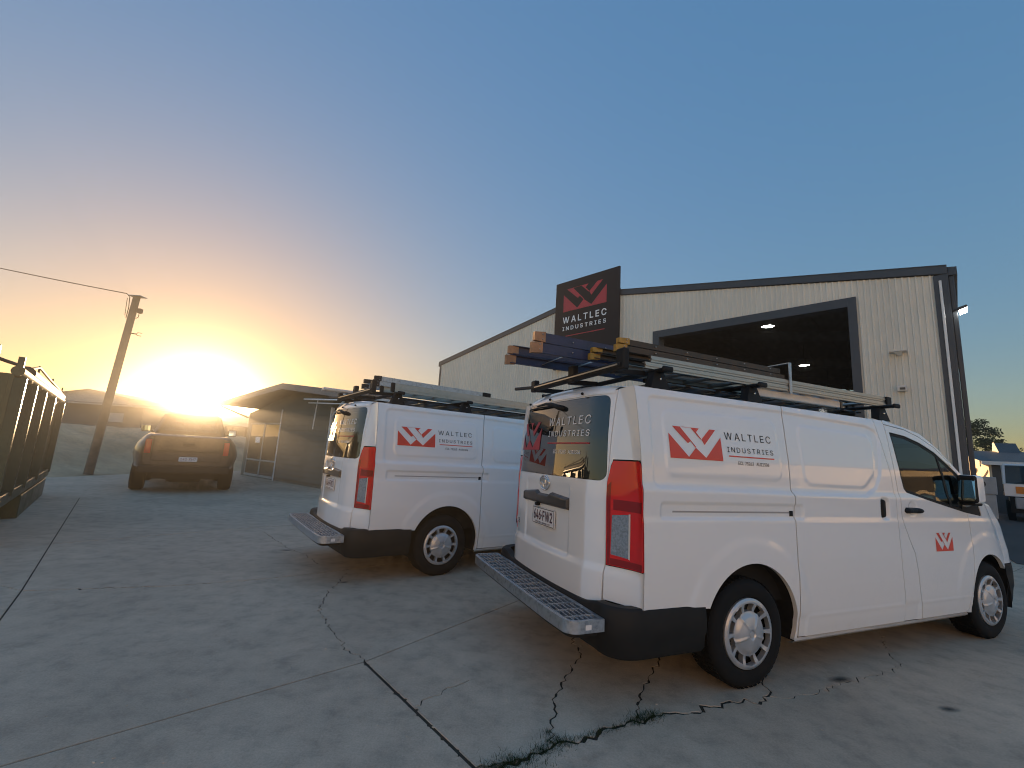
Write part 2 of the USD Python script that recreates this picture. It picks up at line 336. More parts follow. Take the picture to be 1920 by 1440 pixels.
def mirror_y(m):
    v = m.vertices.copy(); v[:, 1] *= -1
    return trimesh.Trimesh(v, m.faces[:, ::-1], process=False)
def moved(m, x=0, y=0, z=0):
    m = m.copy(); m.apply_translation((x, y, z)); return m
def text_uv(text, cap, width=None, spacing=0.0, bold=False, depth=0.0006):
    """Letter by letter with extra spacing; returns a trimesh in the xy plane from the origin; width scales the line to fit."""
    ms, x = [], 0.0
    for ch in text:
        if ch == ' ':
            x += cap * 0.55; continue
        m = meshkit.text_mesh(ch, cap, depth, bold); w = m.bounds[1][0] - m.bounds[0][0]
        m.apply_translation((x - m.bounds[0][0], 0, 0)); ms.append(m); x += w + cap * spacing
    m = cat(ms)
    if width: m.apply_scale((width / (m.bounds[1][0] - m.bounds[0][0]), 1, 1))
    return m
def on_skin(m, mapf, u0, v0, lift=0.0012):
    """Puts a flat (u, v, depth) mesh on a curved skin."""
    v = m.vertices; return trimesh.Trimesh(mapf(u0 + v[:, 0], v0 + v[:, 1], lift + v[:, 2]), m.faces, process=False)

# the emblem: measured outline mapped to the unit square (height 1, width 1)
def _logo():
    src = [(200, 265), (232, 620), (975, 668), (935, 330)]; dst = [(0, .77), (0, 0), (1, 0), (1, .77)]
    A = []
    for (x, y), (u, v) in zip(src, dst):
        A += [[x, y, 1, 0, 0, 0, -u * x, -u * y], [0, 0, 0, x, y, 1, -v * x, -v * y]]
    h = np.linalg.solve(np.array(A, float), np.array(dst, float).ravel()); H = np.append(h, 1).reshape(3, 3)
    def m(p):
        q = np.c_[np.array(p, float), np.ones(len(p))] @ H.T; return [(a / c, min(1.0, b / c)) for a, b, c in q]
    r1 = m([(200, 265), (490, 608), (587, 478), (733, 622), (935, 330), (975, 668), (232, 620)])
    r2 = m([(250, 155), (630, 188), (590, 258), (664, 354), (655, 362), (512, 195), (365, 183), (592, 468), (584, 480), (510, 386), (475, 415)])
    r3 = m([(775, 200), (860, 210), (710, 440), (665, 360)])
    return [Polygon(p).buffer(0) for p in (r1, r2, r3)]
LOGO = _logo()
def logo_mesh(w, h, depth=0.0006, step=None):
    ms = []
    for p in LOGO:
        q = affinity.scale(p, w, h, origin=(0, 0))
        for g in getattr(q, 'geoms', [q]):
            if g.area < 1e-6: continue
            if step:
                pts, f, _ = tri2d(g, step); ms.append(tm(np.c_[pts, np.full(len(pts), depth)], f))
            else:
                ms.append(trimesh.creation.extrude_polygon(g, depth, engine='earcut'))
    return cat(ms)

# ------------------------------------------------------------------ ground
YARD = Polygon([(-30, -14), (30, -14), (40, 10), (40, 60), (4, 60), (-3, 40), (-9.6, 28), (-13.0, 21), (-13.6, 16.6), (-13.7, 13.6), (-19, 9.5), (-30, 3)])
yard = thing('concrete_yard', None, None, kind='structure')
def crack(pts, w, seed, j=.012, step=.035):
    """A crack: a wandering polyline of uneven width."""
    r = np.random.default_rng(seed); p = np.asarray(pts, float); out, ws = [], []
    for a, b in zip(p[:-1], p[1:]):
        n = max(2, int(np.linalg.norm(b - a) / step)); d = (b - a) / np.linalg.norm(b - a); nn = np.array([-d[1], d[0]])
        for k in range(n):
            out.append(a + (b - a) * k / n + nn * r.normal(0, j) * (k > 0)); ws.append(w * r.uniform(.45, 1.35))
    out.append(p[-1]); ws.append(w * .4); out = np.array(out)
    parts = [LineString([out[i], out[i + 1]]).buffer(max(.0015, ws[i] / 2), cap_style='round', quad_segs=2) for i in range(len(out) - 1)]
    return shapely.union_all(parts)
def joint(pts, w): return LineString(pts).buffer(w / 2, cap_style='flat', join_style='mitre')
C0 = np.array([-.885, 3.221])
J1 = [(-13.0, -8.05), (-2.076, 2.114), tuple(C0)]; J1b = [tuple(C0), (.21, 4.706), (3.2, 8.7), (6.6, 11.0)]
J2 = [tuple(C0), (-.067, 2.273), (3.5, -1.9), (12, -11.8)]
J4 = [(-5.689, 5.808), (-4.227, 4.147), (-3.737, 3.557), (6, -7.6)]; J4 = [(-9.2, 9.8), (-5.689, 5.808), (-4.227, 4.147), (-3.60, 3.40), (-2.2, 2.0)]
J3 = [(-5.689, 5.808), (-4.997, 6.682), (-3.80, 8.035), (-.5, 11.75), (2.6, 15.2)]
J3b = [(-5.689, 5.808), (-9.5, 1.3)]
J5 = [(-4.227, 4.147), (-3.142, 4.527), (-2.471, 4.914), (-1.765, 5.477), (-.6, 6.5), (2.0, 9.4)]
J5b = [(-4.227, 4.147), (-4.53, 4.25), (-8, 5.2)]
J6 = [(3.0, 2.9), (4.921, 4.592), (7.4, 6.9), (9.0, 8.4)]; J6 = [(4.921, 4.592), (7.4, 6.9), (9.4, 8.2)]; J6b = [(4.921, 4.592), (6.2, 3.1), (12, -3.2)]
cuts = [joint(J1, .011), joint(J1b, .010), joint(J2, .022), joint(J4, .013), joint(J3, .018), joint(J3b, .010), joint(J6b, .010), joint(J6, .010),
        crack(J5, .016, 1, .010), joint(J5b, .008),
        crack([(-3.894, 7.389), (-2.949, 6.328), (-2.558, 6.035), (-2.217, 5.601)], .010, 2), crack([(-1.765, 5.3), (-1.665, 4.444), (-1.532, 4.036), (-1.312, 3.718), (-1.041, 3.372), tuple(C0)], .009, 3),
        crack([(.324, 2.478), (.307, 2.585), (.386, 2.964), (.577, 3.415), (.639, 3.552), (.60, 3.80), (.68, 4.05)], .012, 4), crack([(.826, 2.757), (.921, 3.023), (1.04, 3.239), (1.253, 3.588), (1.5, 4.0)], .013, 5),
        crack([(-.9, 1.2), (-.35, 1.95), (.056, 2.283), (.324, 2.478), (.728, 2.673), (.905, 2.765), (1.144, 2.826), (1.344, 2.919), (1.478, 2.992), (1.655, 2.981), (1.766, 3.084)], .020, 6, .016),
        crack([(1.766, 3.084), (1.892, 3.067), (2.324, 3.281), (2.653, 3.414), (3.133, 3.651), (3.316, 4.009), (3.596, 4.395), (3.8, 5.0)], .008, 7, .016), crack([(1.766, 3.084), (1.856, 3.299), (1.9, 3.8)], .012, 8),
        crack([(-.449, 2.732), (-.31, 2.918), (-.161, 3.063)], .007, 9), crack([(3.30, 2.3), (3.9, 2.75), (4.6, 3.3)], .005, 10), crack([(-.067, 2.273), (.10, 2.33), (.28, 2.42)], .010, 11)]
# chipped arris along the joint nearest the camera
r_ = np.random.default_rng(5)
for k in range(34):
    q = r_.uniform(.03, .98); a, b = C0, np.array([-.067, 2.273]); p = a + (b - a) * q
    cuts.append(Point(*(p + r_.normal(0, .006, 2))).buffer(r_.uniform(.006, .017), quad_segs=2))
slabs = YARD.difference(shapely.union_all(cuts))
SM = {'smooth': 'concrete_smooth', 'coarse': 'concrete_coarse', 'mid': 'concrete_mid'}
def slab_mat(g):
    p = g.representative_point(); x, y = p.x, p.y
    tests = [((-1.4, 2.1), 'concrete_smooth'), ((-6.5, 4.5), 'concrete_smooth'), ((-7, 12), 'concrete_smooth'), ((-2.6, 3.4), 'concrete_coarse'), ((-3.6, 5.8), 'concrete_coarse')]
    for q, m in tests:
        if g.contains(Point(q)): return m
    return 'concrete_smooth' if x < -3 else 'concrete_mid'
geoms = sorted([g for g in slabs.geoms if g.area > 2e-4], key=lambda g: -g.area)
for k, g in enumerate(geoms):
    g = g.simplify(.0015)
    if g.geom_type != 'Polygon' or g.area < 1e-4: continue
    dz = 0.0 if k < 2 else float(np.random.default_rng(k).uniform(-.002, .001))
    obj('concrete_slab', moved(prism(g, -.045, 0.0, 'z'), 0, 0, dz), slab_mat(g), yard)
obj('joint_soil', prism(YARD.buffer(-.02), -.09, -.0045, 'z'), 'soil', yard)
# land: level under the yard, a bank behind, then level to the horizon
BASE = LineString([(-60, -9), (-30, 3), (-19, 9.5), (-14.0, 13.6), (-13.9, 16.6), (-13.3, 21), (-10, 28), (-3.4, 40), (4, 60.5), (20, 78), (200, 90)])
def land_z(P):
    pts = shapely.points(P[:, 0], P[:, 1]); d = shapely.distance(BASE, pts)
    side_ = Polygon(list(BASE.coords) + [(400, 600), (-600, 600), (-600, -9)]); ins = shapely.contains_xy(side_, P[:, 0], P[:, 1])
    n = meshkit.fbm(np.c_[P * .9, np.zeros(len(P))], 4, 3); n2 = meshkit.fbm(np.c_[P * .12, np.zeros(len(P))], 3, 5)
    return np.where(ins, -.06 + (1.72 * sstep(0, 5.5, d) + (n - .5) * .5 * sstep(0, 2, d) * (1 - sstep(25, 60, d)) + (n2 - .5) * .5 * sstep(0, 6, d)), -.10)
def sstep(a, b, x):
    t = np.clip((x - a) / (b - a), 0, 1); return t * t * (3 - 2 * t)
fx = np.unique(np.r_[np.linspace(-60, 20, 161), -np.geomspace(60, 1200, 26), np.geomspace(20, 1200, 26)]); fy = np.unique(np.r_[np.linspace(-10, 70, 161), np.geomspace(70, 1200, 26), -np.geomspace(10, 1200, 22)])
X, Y = np.meshgrid(fx, fy, indexing='ij'); P = np.c_[X.ravel(), Y.ravel()]; i = np.arange(X.size).reshape(X.shape)
land = tm(np.c_[P, land_z(P)], np.stack([i[:-1, :-1], i[1:, :-1], i[1:, 1:], i[:-1, 1:]], -1).reshape(-1, 4))
tag(obj('ground', land, 'dry_earth', None, True), kind='structure')
asph = Polygon([(9.4, 8.2), (40, -14), (60, 0), (60, 60), (36, 60)])
tag(obj('asphalt_road', prism(Polygon([(9.62, 8.50), (34, -14), (60, -14), (60, 60), (30, 60), (29.5, 32)]).difference(Polygon([(9.0, 8.6), (9.2, 8.75), (30.5, 31.0), (-10, 50)])), .004, .012, 'z'), 'asphalt'), kind='structure')

def blades(pts, hgt, w, seed, lean_=.5):
    r = np.random.default_rng(seed); V, F = [], []
    for (x, y, z, s) in pts:
        a = r.uniform(0, 2 * np.pi); d = np.array([math.cos(a), math.sin(a), 0]); l = r.uniform(.2, lean_) * hgt * s; b = r.uniform(0, 2 * np.pi); ln = np.array([math.cos(b), math.sin(b), 0]) * l
        h = hgt * s * r.uniform(.5, 1.2); p = np.array([x, y, z]); k = len(V)
        V += [p - d * w, p + d * w, p + ln * .4 + (0, 0, h * .6) + d * w * .6, p + ln * .4 + (0, 0, h * .6) - d * w * .6, p + ln + (0, 0, h)]
        F += [(k, k + 1, k + 2), (k, k + 2, k + 3), (k + 3, k + 2, k + 4)]
    return tm(V, F)
r_ = np.random.default_rng(11); pts = []
line = [(-.50, 1.70), (-.10, 2.15), (.056, 2.283), (.20, 2.385), (.324, 2.478), (.50, 2.55), (.728, 2.673), (.905, 2.765), (1.0, 2.80)]
for a, b in zip(line[:-1], line[1:]):
    a, b = np.array(a), np.array(b); n = int(np.linalg.norm(b - a) * 1500)
    for k in range(n):
        p = a + (b - a) * r_.uniform() + r_.normal(0, .016, 2); pts.append((p[0], p[1], -.015, r_.uniform(.5, 1.2)))
for cx, cy, s, n in ((.86, 2.745, .035, 420), (.34, 2.49, .04, 420), (.15, 2.33, .05, 500), (.05, 2.26, .05, 500), (.27, 2.42, .03, 250), (.30, 2.56, .012, 70), (.80, 2.70, .02, 120), (.92, 2.80, .02, 120)):
    for k in range(n):
        p = np.array([cx, cy]) + r_.normal(0, s, 2) * (1.3, .7); pts.append((p[0], p[1], -.012, r_.uniform(.5, 1.3)))
tag(obj('grass', blades(pts, .030, .0016, 3, 1.2), 'grass'), 'short green grass growing along the crack in the concrete near the van', 'grass', kind='stuff')
r_ = np.random.default_rng(12); pts = []
for k in range(9000):
    q = r_.uniform(.24, .62); p = np.array(BASE.interpolate(BASE.length * q * .36 + 45).coords[0]); d = abs(r_.normal(0, 2.6)) + .1
    p = p + np.array([-.75, .66]) * d + r_.normal(0, .6, 2); pts.append(p)
pts = np.array(pts); zz = land_z(pts); keep = zz > -.09; pts = pts[keep]; zz = zz[keep]
tag(obj('dry_grass', blades([(p[0], p[1], z - .02, s) for p, z, s in zip(pts, zz, r_.uniform(.4, 1.3, len(pts)))], .22, .012, 4, 1.0), 'dry_grass'), 'dry straw coloured grass covering the dirt bank behind the yard', 'grass', kind='stuff')
r_ = np.random.default_rng(13); ms = []
for k in range(620):
    x, y = r_.uniform(-6, 5), r_.uniform(1.9, 7.5); s = r_.uniform(.003, .0085)
    m = trimesh.creation.icosphere(0, s); m.apply_scale((1.5, 1, .5)); m.apply_transform(trimesh.transformations.rotation_matrix(r_.uniform(0, 6), (0, 0, 1))); m.apply_translation((x, y, .001)); ms.append(m)
tag(obj('grit', cat(ms), 'concrete_smooth'), 'loose pale grit and leaf scraps scattered over the concrete', 'grit', kind='stuff')

# ------------------------------------------------------------------ the workshop building (local x along the front, y into the building)
A_B = -.7983
shed = thing('workshop_building', 'large cream corrugated metal workshop with dark trim and an open roller door', 'building', (9.104, 8.637, 0), A_B)
SL, SR, EZ, RZ, MID, DEP = -18.36, -.04, 5.95, 7.53, -9.2, 20.5
def roof_z(s): return EZ + (RZ - EZ) * (1 - abs(s - MID) / (MID - SL))
DL, DR, DT = -6.70, -1.57, 5.62
def sheet(s0, s1, zb, n_ribs=6):
    """One cladding sheet with trapezoid ribs, cut to the roof slope."""
    w = (s1 - s0) / n_ribs; xs, ys = [], []
    for k in range(n_ribs):
        for q, y in ((0, 0), (.30, 0), (.40, -.022), (.60, -.022), (.70, 0)): xs.append(s0 + (k + q) * w); ys.append(y)
    xs.append(s1 + .012); ys.append(-.001)
    xs, ys = np.array(xs), np.array(ys); zt = np.array([roof_z(x) - .10 for x in xs]); n = len(xs); V, F = [], []
    V = np.vstack([np.c_[xs, ys, np.full(n, zb)], np.c_[xs, ys, zt]]); k = np.arange(n - 1)
    return tm(V, np.stack([k, k + 1, k + 1 + n, k + n], 1))
for a, b, n, zb in ((-18.24, DL, 15, .0), (DL, DR, 7, DT - .02), (DR, -.24, 2, .0)):
    e = np.linspace(a, b, n + 1)
    for k in range(n): obj('cladding_sheet', moved(sheet(e[k], e[k + 1], zb), 0, -.0015 * (k % 2), 0), 'cladding', shed)
W = Polygon([(SL, 0), (DL, 0), (DL, DT), (DR, DT), (DR, 0), (SR - .05, 0), (SR - .05, EZ - .12), (MID, RZ - .12), (SL, EZ - .12)])
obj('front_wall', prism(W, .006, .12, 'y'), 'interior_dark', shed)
obj('side_wall', bx(SR - .17, SR - .05, .125, DEP, 0, EZ - .13), 'cladding', shed); obj('side_wall', bx(SL + .05, SL + .17, .125, DEP, 0, EZ - .13), 'cladding', shed)
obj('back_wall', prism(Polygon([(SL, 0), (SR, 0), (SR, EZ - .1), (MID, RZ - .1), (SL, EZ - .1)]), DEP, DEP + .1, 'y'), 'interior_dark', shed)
for a, b in ((SL - .12, MID), (MID, SR + .12)):
    za, zb = (roof_z(SL) - .02, RZ) if b == MID else (RZ, roof_z(SR) - .02)
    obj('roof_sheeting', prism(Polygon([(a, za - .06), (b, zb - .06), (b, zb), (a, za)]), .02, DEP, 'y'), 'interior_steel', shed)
# barge capping along the gable, corner flashing, gutter, downpipe
def slope_band(a, b, za, zb, y0, y1): return prism(Polygon([(a, roof_z(a) + za), (b, roof_z(b) + za), (b, roof_z(b) + zb), (a, roof_z(a) + zb)]), y0, y1, 'y')
for a, b in ((SL - .06, MID), (MID, SR + .02)):
    bc = obj('barge_capping', slope_band(a, b, -.165, .01, -.045, .019), 'dark_trim', shed)
    obj('capping_fold', slope_band(a, b, .012, .030, -.055, .25), 'dark_trim', bc)
    obj('capping_lip', slope_band(a, b, -.185, -.166, -.030, .0), 'black_plastic', bc)
obj('corner_flashing', cat([bx(-.245, -.045, -.032, -.002, 0, EZ - .17), bx(-.044, -.015, -.032, .20, 0, EZ - .17)]), 'dark_trim', shed)
obj('corner_flashing', bx(SL + .02, SL + .13, -.030, -.002, 0, EZ - .17), 'dark_trim', shed)
obj('gutter', cat([bx(-.013, .125, .0, DEP, EZ - .20, EZ - .03)]), 'dark_trim', shed); obj('gutter', bx(SL - .14, SL + .015, .0, DEP, EZ - .2, EZ - .03), 'dark_trim', shed)
obj('downpipe', cat([bx(-.165, -.120, -.064, -.036, .05, EZ - .30, .008)]), 'white_paint', shed)
obj('downpipe', bx(-.010, .07, .03, .12, .05, EZ - .21, .01), 'dark_trim', shed)
# door opening
fr = obj('door_frame', cat([bx(DR - .165, DR, -.052, .30, 0, DT), bx(DL, DL + .20, -.052, .30, 0, DT), bx(DL + .201, DR - .166, -.050, .30, DT - .22, DT)]), 'dark_trim', shed)
rdoor = obj('roller_door', cat([lathe([(.0, DL + .22), (.21, DL + .22), (.21, DR - .19), (.0, DR - .19)], 24, 'x')]), 'interior_steel', shed)
g = stage.GetPrimAtPath(rdoor.GetPath()); UsdGeom.Xformable(g).AddTranslateOp().Set(Gf.Vec3d(0, .62, 5.80))
obj('bottom_rail', bx(DL + .21, DR - .175, .31, .345, 5.43, 5.465), 'aluminium', shed)
for s in (DL + .1, DR - .1): obj('door_guide', bx(s - .05, s + .05, .305, .40, 0, 5.3), 'interior_steel', shed)
# portal frames and purlins inside
for d in (5.2, 10.4, 15.6):
    obj('portal_frame', cat([bx(SL + .2, SL + .45, d - .08, d + .08, 0, EZ - .2), bx(SR - .45, SR - .2, d - .08, d + .08, 0, EZ - .2), slope_band(SL + .3, MID, -.50, -.16, d - .08, d + .08), slope_band(MID, SR - .3, -.50, -.16, d - .08, d + .08)]), 'interior_steel', shed)
for s in np.arange(-17.5, -.6, 1.3): obj('purlin', bx(s - .03, s + .03, .15, DEP - .1, roof_z(s) - .21, roof_z(s) - .07), 'interior_steel', shed)
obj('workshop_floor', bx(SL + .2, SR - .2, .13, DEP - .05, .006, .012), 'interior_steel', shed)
for k, (s, d, lz) in enumerate(((-4.11, 2.54, 6.0), (-4.10, 7.12, 5.6), (-4.21, 12.22, 5.4), (-4.47, 17.57, 5.25))):
    l = thing('high_bay_lamp', 'lit round warehouse lamp %s under the workshop roof' % ('nearest the open door, largest in view', 'second behind the door opening', 'third from the door, low beside the jamb', 'farthest back, seen just above the van roof')[k], 'lamp', (9.104 + s * math.cos(A_B) - d * math.sin(A_B), 8.637 + s * math.sin(A_B) + d * math.cos(A_B), 0), 0)
    zt = roof_z(s) - .21; rr = .175; dz = lz - 6.3
    obj('housing', moved(lathe([(q, w + dz) for q, w in ((0, 6.52), (.07, 6.52), (.09, 6.46), (.10, 6.38), (rr + .02, 6.335), (rr + .02, 6.295), (rr, 6.295))], 28, 'z')), 'steel_dark', l, smooth=30)
    obj('diffuser', lathe([(0, 6.300 + dz), (rr * .99, 6.300 + dz), (rr * .99, 6.31 + dz), (0, 6.31 + dz)], 28, 'z'), 'lamp_glow', l)
    obj('hanger', tube([(0, 0, 6.5 + dz), (0, 0, zt)], .008, 6), 'steel_dark', l)
def B3(s, d, z): return np.array([9.104 + s * math.cos(A_B) - d * math.sin(A_B), 8.637 + s * math.sin(A_B) + d * math.cos(A_B), z])
# sign panel standing above the gable
sg = thing('sign_board', 'tall navy company sign with red emblem fixed to the workshop gable', 'sign', B3(0, 0, 0), A_B)
obj('panel', bx(-10.715, -7.895, -.155, -.075, 4.75, 8.165, .006), 'sign_navy', sg)
mp = lambda u, v, w: np.stack([u, -.1555 - w, v + 0 * u], -1)
obj('emblem', on_skin(logo_mesh(1.92, .885, .004), mp, -10.316, 6.953), 'sign_red', sg)
obj('lettering', on_skin(text_uv('WALTLEC', .232, 1.93, .42, True, .004), mp, -10.32, 6.500), 'decal_white', sg)
obj('lettering', on_skin(text_uv('INDUSTRIES', .142, 1.93, .50, True, .004), mp, -10.325, 6.215), 'decal_white', sg)
obj('underline', bx(-10.16, -8.445, -.160, -.1555, 5.975, 6.005), 'sign_red', sg)
for s in (-10.4, -9.3, -8.2): obj('support_post', cat([bx(s - .04, s + .04, -.074, -.03, 4.9, 8.0), bar((s, -.03, 7.9), (s, .7, 7.30), .05, .05)]), 'dark_trim', sg)
# fittings on the front wall
o = B3(0, 0, 0)
v1 = thing('wall_light', 'wedge shaped wall light high on the cream wall right of the door', 'light', o, A_B)
obj('hood', hull([(s, y, z) for s in (-1.055, -.765) for y, z in ((-.024, 4.20), (-.20, 4.185), (-.024, 4.165), (-.20, 4.175))]), 'pvc', v1); obj('lamp_body', hull([(s, y, z) for s, y, z in ((-.98, -.024, 4.17), (-.84, -.024, 4.17), (-.98, -.16, 4.172), (-.84, -.16, 4.172), (-.90, -.024, 4.09), (-.86, -.06, 4.10))]), 'white_paint', v1)
v2 = thing('alarm_box', 'small cream alarm box on the cream wall below the wedge light', 'box', o, A_B)
obj('case', moved(rbox(-.985, -.815, -.125, -.024, 3.305, 3.425, .02)), 'pvc', v2, smooth=40); obj('face_plate', bx(-.93, -.84, -.131, -.1252, 3.335, 3.385), 'garnish', v2)
fl = thing('flood_light', 'lit flood light on the right corner of the workshop', 'light', o, A_B)
obj('arm', cat([bar((-.02, .06, 4.95), (.10, -.02, 4.98), .035, .035)]), 'steel_dark', fl); obj('head', hull([(.07, -.10, 4.99), (.07, .06, 4.99), (.20, -.10, 5.03), (.20, .06, 5.03), (.08, -.10, 4.93), (.08, .06, 4.93), (.22, -.10, 4.985), (.22, .06, 4.985)]), 'steel_dark', fl)
obj('lamp_face', hull([(.085, -.115, 4.925), (.085, .05, 4.925), (.215, -.115, 4.975), (.215, .05, 4.975), (.095, -.115, 4.86), (.095, .05, 4.86), (.20, -.115, 4.90), (.20, .05, 4.90)]), 'flood_glow', fl)
cd = thing('wall_conduit', 'thin white conduit bent along the lower left of the cream wall', 'conduit', o, A_B)
obj('pipe', tube([(-13.55, -.04, .2), (-13.55, -.04, 3.02), (-13.50, -.04, 3.06), (-12.2, -.04, 3.06)], .014, 8), 'white_paint', cd, smooth=40)

# ------------------------------------------------------------------ office hut
OL, OR_ = np.array([-11.31, 19.0]), np.array([-6.07, 14.9]); OA = math.atan2(*(OR_ - OL)[::-1])
of = thing('site_office', 'low grey green hut with gable roof and glazed door behind the second van', 'building', (OL[0], OL[1], 0), OA)
obj('wall', prism(Polygon([(.05, 0), (6.62, 0), (6.62, 3.10), (4.16, 3.42), (.05, 2.62)]).difference(sbox(.30, .04, 3.02, 2.2)), 0, .1, 'y'), 'office_wall', of)
obj('wall', cat([bx(6.52, 6.62, .101, 9, 0, 3.05), bx(.05, .15, .101, 9, 0, 2.5), bx(.05, 6.62, 9, 9.1, 0, 2.6)]), 'office_wall', of)
for k in range(15):
    z = .12 + .18 * k; w0, w1 = (3.10, 6.60)
    if z > 2.22: w0 = .07
    if z + .16 < 2.75: obj('wall_board', hull([(s, y, zz_) for s in (w0, w1) for y, zz_ in ((-.004, z), (-.022, z), (-.004, z + .174), (-.008, z + .174))]), 'office_wall', of)
for a, za, b, zb in ((-2.03, 2.98, 4.16, 3.52), (4.16, 3.52, 8.3, 3.05)):
    rf = obj('roof', prism(Polygon([(a, za), (b, zb), (b, zb + .07), (a, za + .07)]), -.62, 9.3, 'y'), 'office_roof', of)
    obj('barge_board', prism(Polygon([(a, za - .14), (b, zb - .14), (b, zb + .085), (a, za + .085)]), -.66, -.622, 'y'), 'far_roof', rf)
obj('eave_strut', cat([bar((-1.95, -.55, 2.95), (.05, -.05, 2.42), .06, .06), bar((-1.95, 8, 2.95), (.05, 8, 2.42), .06, .06)]), 'office_roof', of)
obj('verandah_post', bx(-1.95, -1.86, 8.3, 8.39, 0, 2.95), 'office_roof', of)
dr = obj('door', cat([bx(.30, .36, .01, .06, .04, 2.2), bx(2.96, 3.02, .01, .06, .04, 2.2), bx(1.62, 1.70, .01, .06, .04, 2.2), bx(.36, 2.96, .01, .06, .04, .12), bx(.36, 2.96, .01, .06, .66, .72), bx(.36, 2.96, .01, .06, 2.14, 2.2)]), 'door_paint', of)
obj('glazing', bx(.37, 2.95, .030, .038, .125, 2.13), 'glass_rear', dr); obj('handle', bx(2.86, 2.89, -.02, .009, .95, 1.25), 'black_plastic', dr); obj('notice', bx(.92, 1.35, .022, .0285, 1.38, 1.62), 'plate_white', dr)
obj('floor', bx(.2, 6.5, .12, 8.9, .02, .05), 'far_wall_dark', of); obj('cabinet', bx(.9, 2.3, 3.5, 4.2, .05, 1.5), 'far_wall', of)
obj('corner_trim', bx(3.06, 3.12, -.045, -.0225, 0, 2.72), 'white_paint', of); obj('corner_trim', bx(6.62, 6.68, -.045, .06, 0, 2.72), 'white_paint', of)
gt = obj('gutter', cat([bx(8.30, 8.42, -.66, 9.3, 2.98, 3.09), ]), 'white_paint', of)
obj('downpipe', cat([tube([(8.34, -.60, 2.98), (8.30, -.58, 2.86), (6.84, -.10, 2.38), (6.74, -.06, 2.22), (6.74, -.06, .05)], .035, 10)]), 'white_paint', of, smooth=40)
obj('awning_frame', cat([tube([(5.6, -.5, 2.98), (7.9, -.95, 2.82), (9.6, -1.1, 2.74)], .025, 8), tube([(5.75, -.4, 2.86), (7.9, -.80, 2.72), (9.6, -1.0, 2.64)], .02, 8), tube([(6.25, -.35, 2.95), (6.15, -.35, 1.95)], .02, 8)]), 'white_paint', of, smooth=40)

# ------------------------------------------------------------------ far shed on the bank
fs = thing('far_shed', 'long grey shed far off on the bank under the setting sun', 'building', (-42, 43.4, 0), 0)
obj('gable_wall', prism(Polygon([(-4, 0), (4, 0), (4, 4.88), (0, 5.55), (-4, 4.88)]), 0, .15, 'y'), 'far_wall', fs); obj('side_wall', cat([bx(3.85, 4, .16, 48, 0, 4.86), bx(-4, -3.85, .16, 48, 0, 4.86), bx(-4, 4, 48, 48.15, 0, 4.8)]), 'far_wall', fs)
for sgn in (-1, 1): obj('roof', prism(Polygon([(0, 5.56), (sgn * 4.3, 4.83), (sgn * 4.3, 4.91), (0, 5.64)]).buffer(0), -.2, 48.4, 'y'), 'far_roof', fs)
obj('verandah', cat([hull([(4.0, y, z) for y in (0, 48) for z in (3.75, 3.85)] + [(7.2, y, z) for y in (0, 48) for z in (3.15, 3.25)])]), 'far_wall_dark', fs)
for y in np.arange(.3, 48, 5.2): obj('verandah_post', bx(7.0, 7.15, y, y + .15, .5, 3.2), 'far_wall_dark', fs)
for y in np.arange(2, 46, 6.0): obj('door', bx(4.001, 4.04, y, y + 3.2, 1.2, 3.4), 'far_wall_dark', fs)
fs2 = thing('low_shed', 'low dark lean-to shed in front of the far shed', 'building', (-38, 33.5, 0), math.radians(8))
obj('wall', bx(-9, 9, 0, 5, 0, 3.55), 'far_wall_dark', fs2); obj('roof', hull([(x, y, z) for x in (-9.4, 9.4) for y, z in ((-.6, 3.62), (5.4, 4.0), (-.6, 3.70), (5.4, 4.08))]), 'far_roof', fs2)
for x in (-5, 1.5, 6): obj('window', bx(x, x + 1.7, -.03, -.001, 2.3, 3.0), 'box_grey', fs2)
fs3 = thing('distant_roof', 'distant long low roof line right of the ute', 'building', (-40, 84, 0), math.radians(-20))
obj('wall', bx(-6, 26, 0, 12, 0, 4.4), 'far_wall_dark', fs3); obj('roof', hull([(x, y, z) for x in (-6.4, 26.4) for y, z in ((-.4, 4.41), (12.4, 4.41), (6, 5.6))]), 'far_roof', fs3)
obj('door', bx(4, 9, -.03, -.001, 1.0, 3.8), 'far_wall', fs3)

# ------------------------------------------------------------------ pole and cable
po = thing('power_pole', 'weathered timber power pole standing at the foot of the bank', 'pole', (-14.4, 15.46, 0), 0)
obj('post', tube([(0, 0, -.1), (.20, 0, 3.2), (.40, 0, 6.42)], [.135, .122, .108], 14), 'timber_pole', po, smooth=40)
obj('pole_cap', bx(.18, .66, -.16, .16, 6.425, 6.445), 'galvanised', po)
obj('meter_head', cat([rbox(.55, .68, -.08, .08, 5.80, 5.98, .03), tube([(.60, 0, 5.80), (.61, 0, 5.66), (.52, 0, 5.60)], .012, 6)]), 'steel_dark', po, smooth=40)
obj('bracket', cat([tube([(.42, 0, 5.04), (.66, 0, 5.02)], .022, 6), tube([(.66, 0, 5.02), (.70, 0, 5.07), (.86, 0, 5.06)], .012, 6), tube([(.66, 0, 5.02), (.70, 0, 4.97), (.84, 0, 4.95)], .012, 6)]), 'steel_dark', po)
obj('lead_wire', cat([tube([(.02, 0, 6.52), (.14, 0, 6.40), (.18, 0, 6.0), (.16, 0, 5.6)], .014, 6), tube([(.06, 0, 6.36), (.08, 0, 6.0), (.10, 0, 5.7)], .010, 6)]), 'cable_black', po)
P0, P1 = np.array([-14.40, 15.46, 6.53]), np.array([-24.5, 14.3, 8.2]); P1 = P0 + (np.array([-18.25, 15.46, 7.17]) - P0) * 4.0; tt = np.linspace(0, 1, 30)
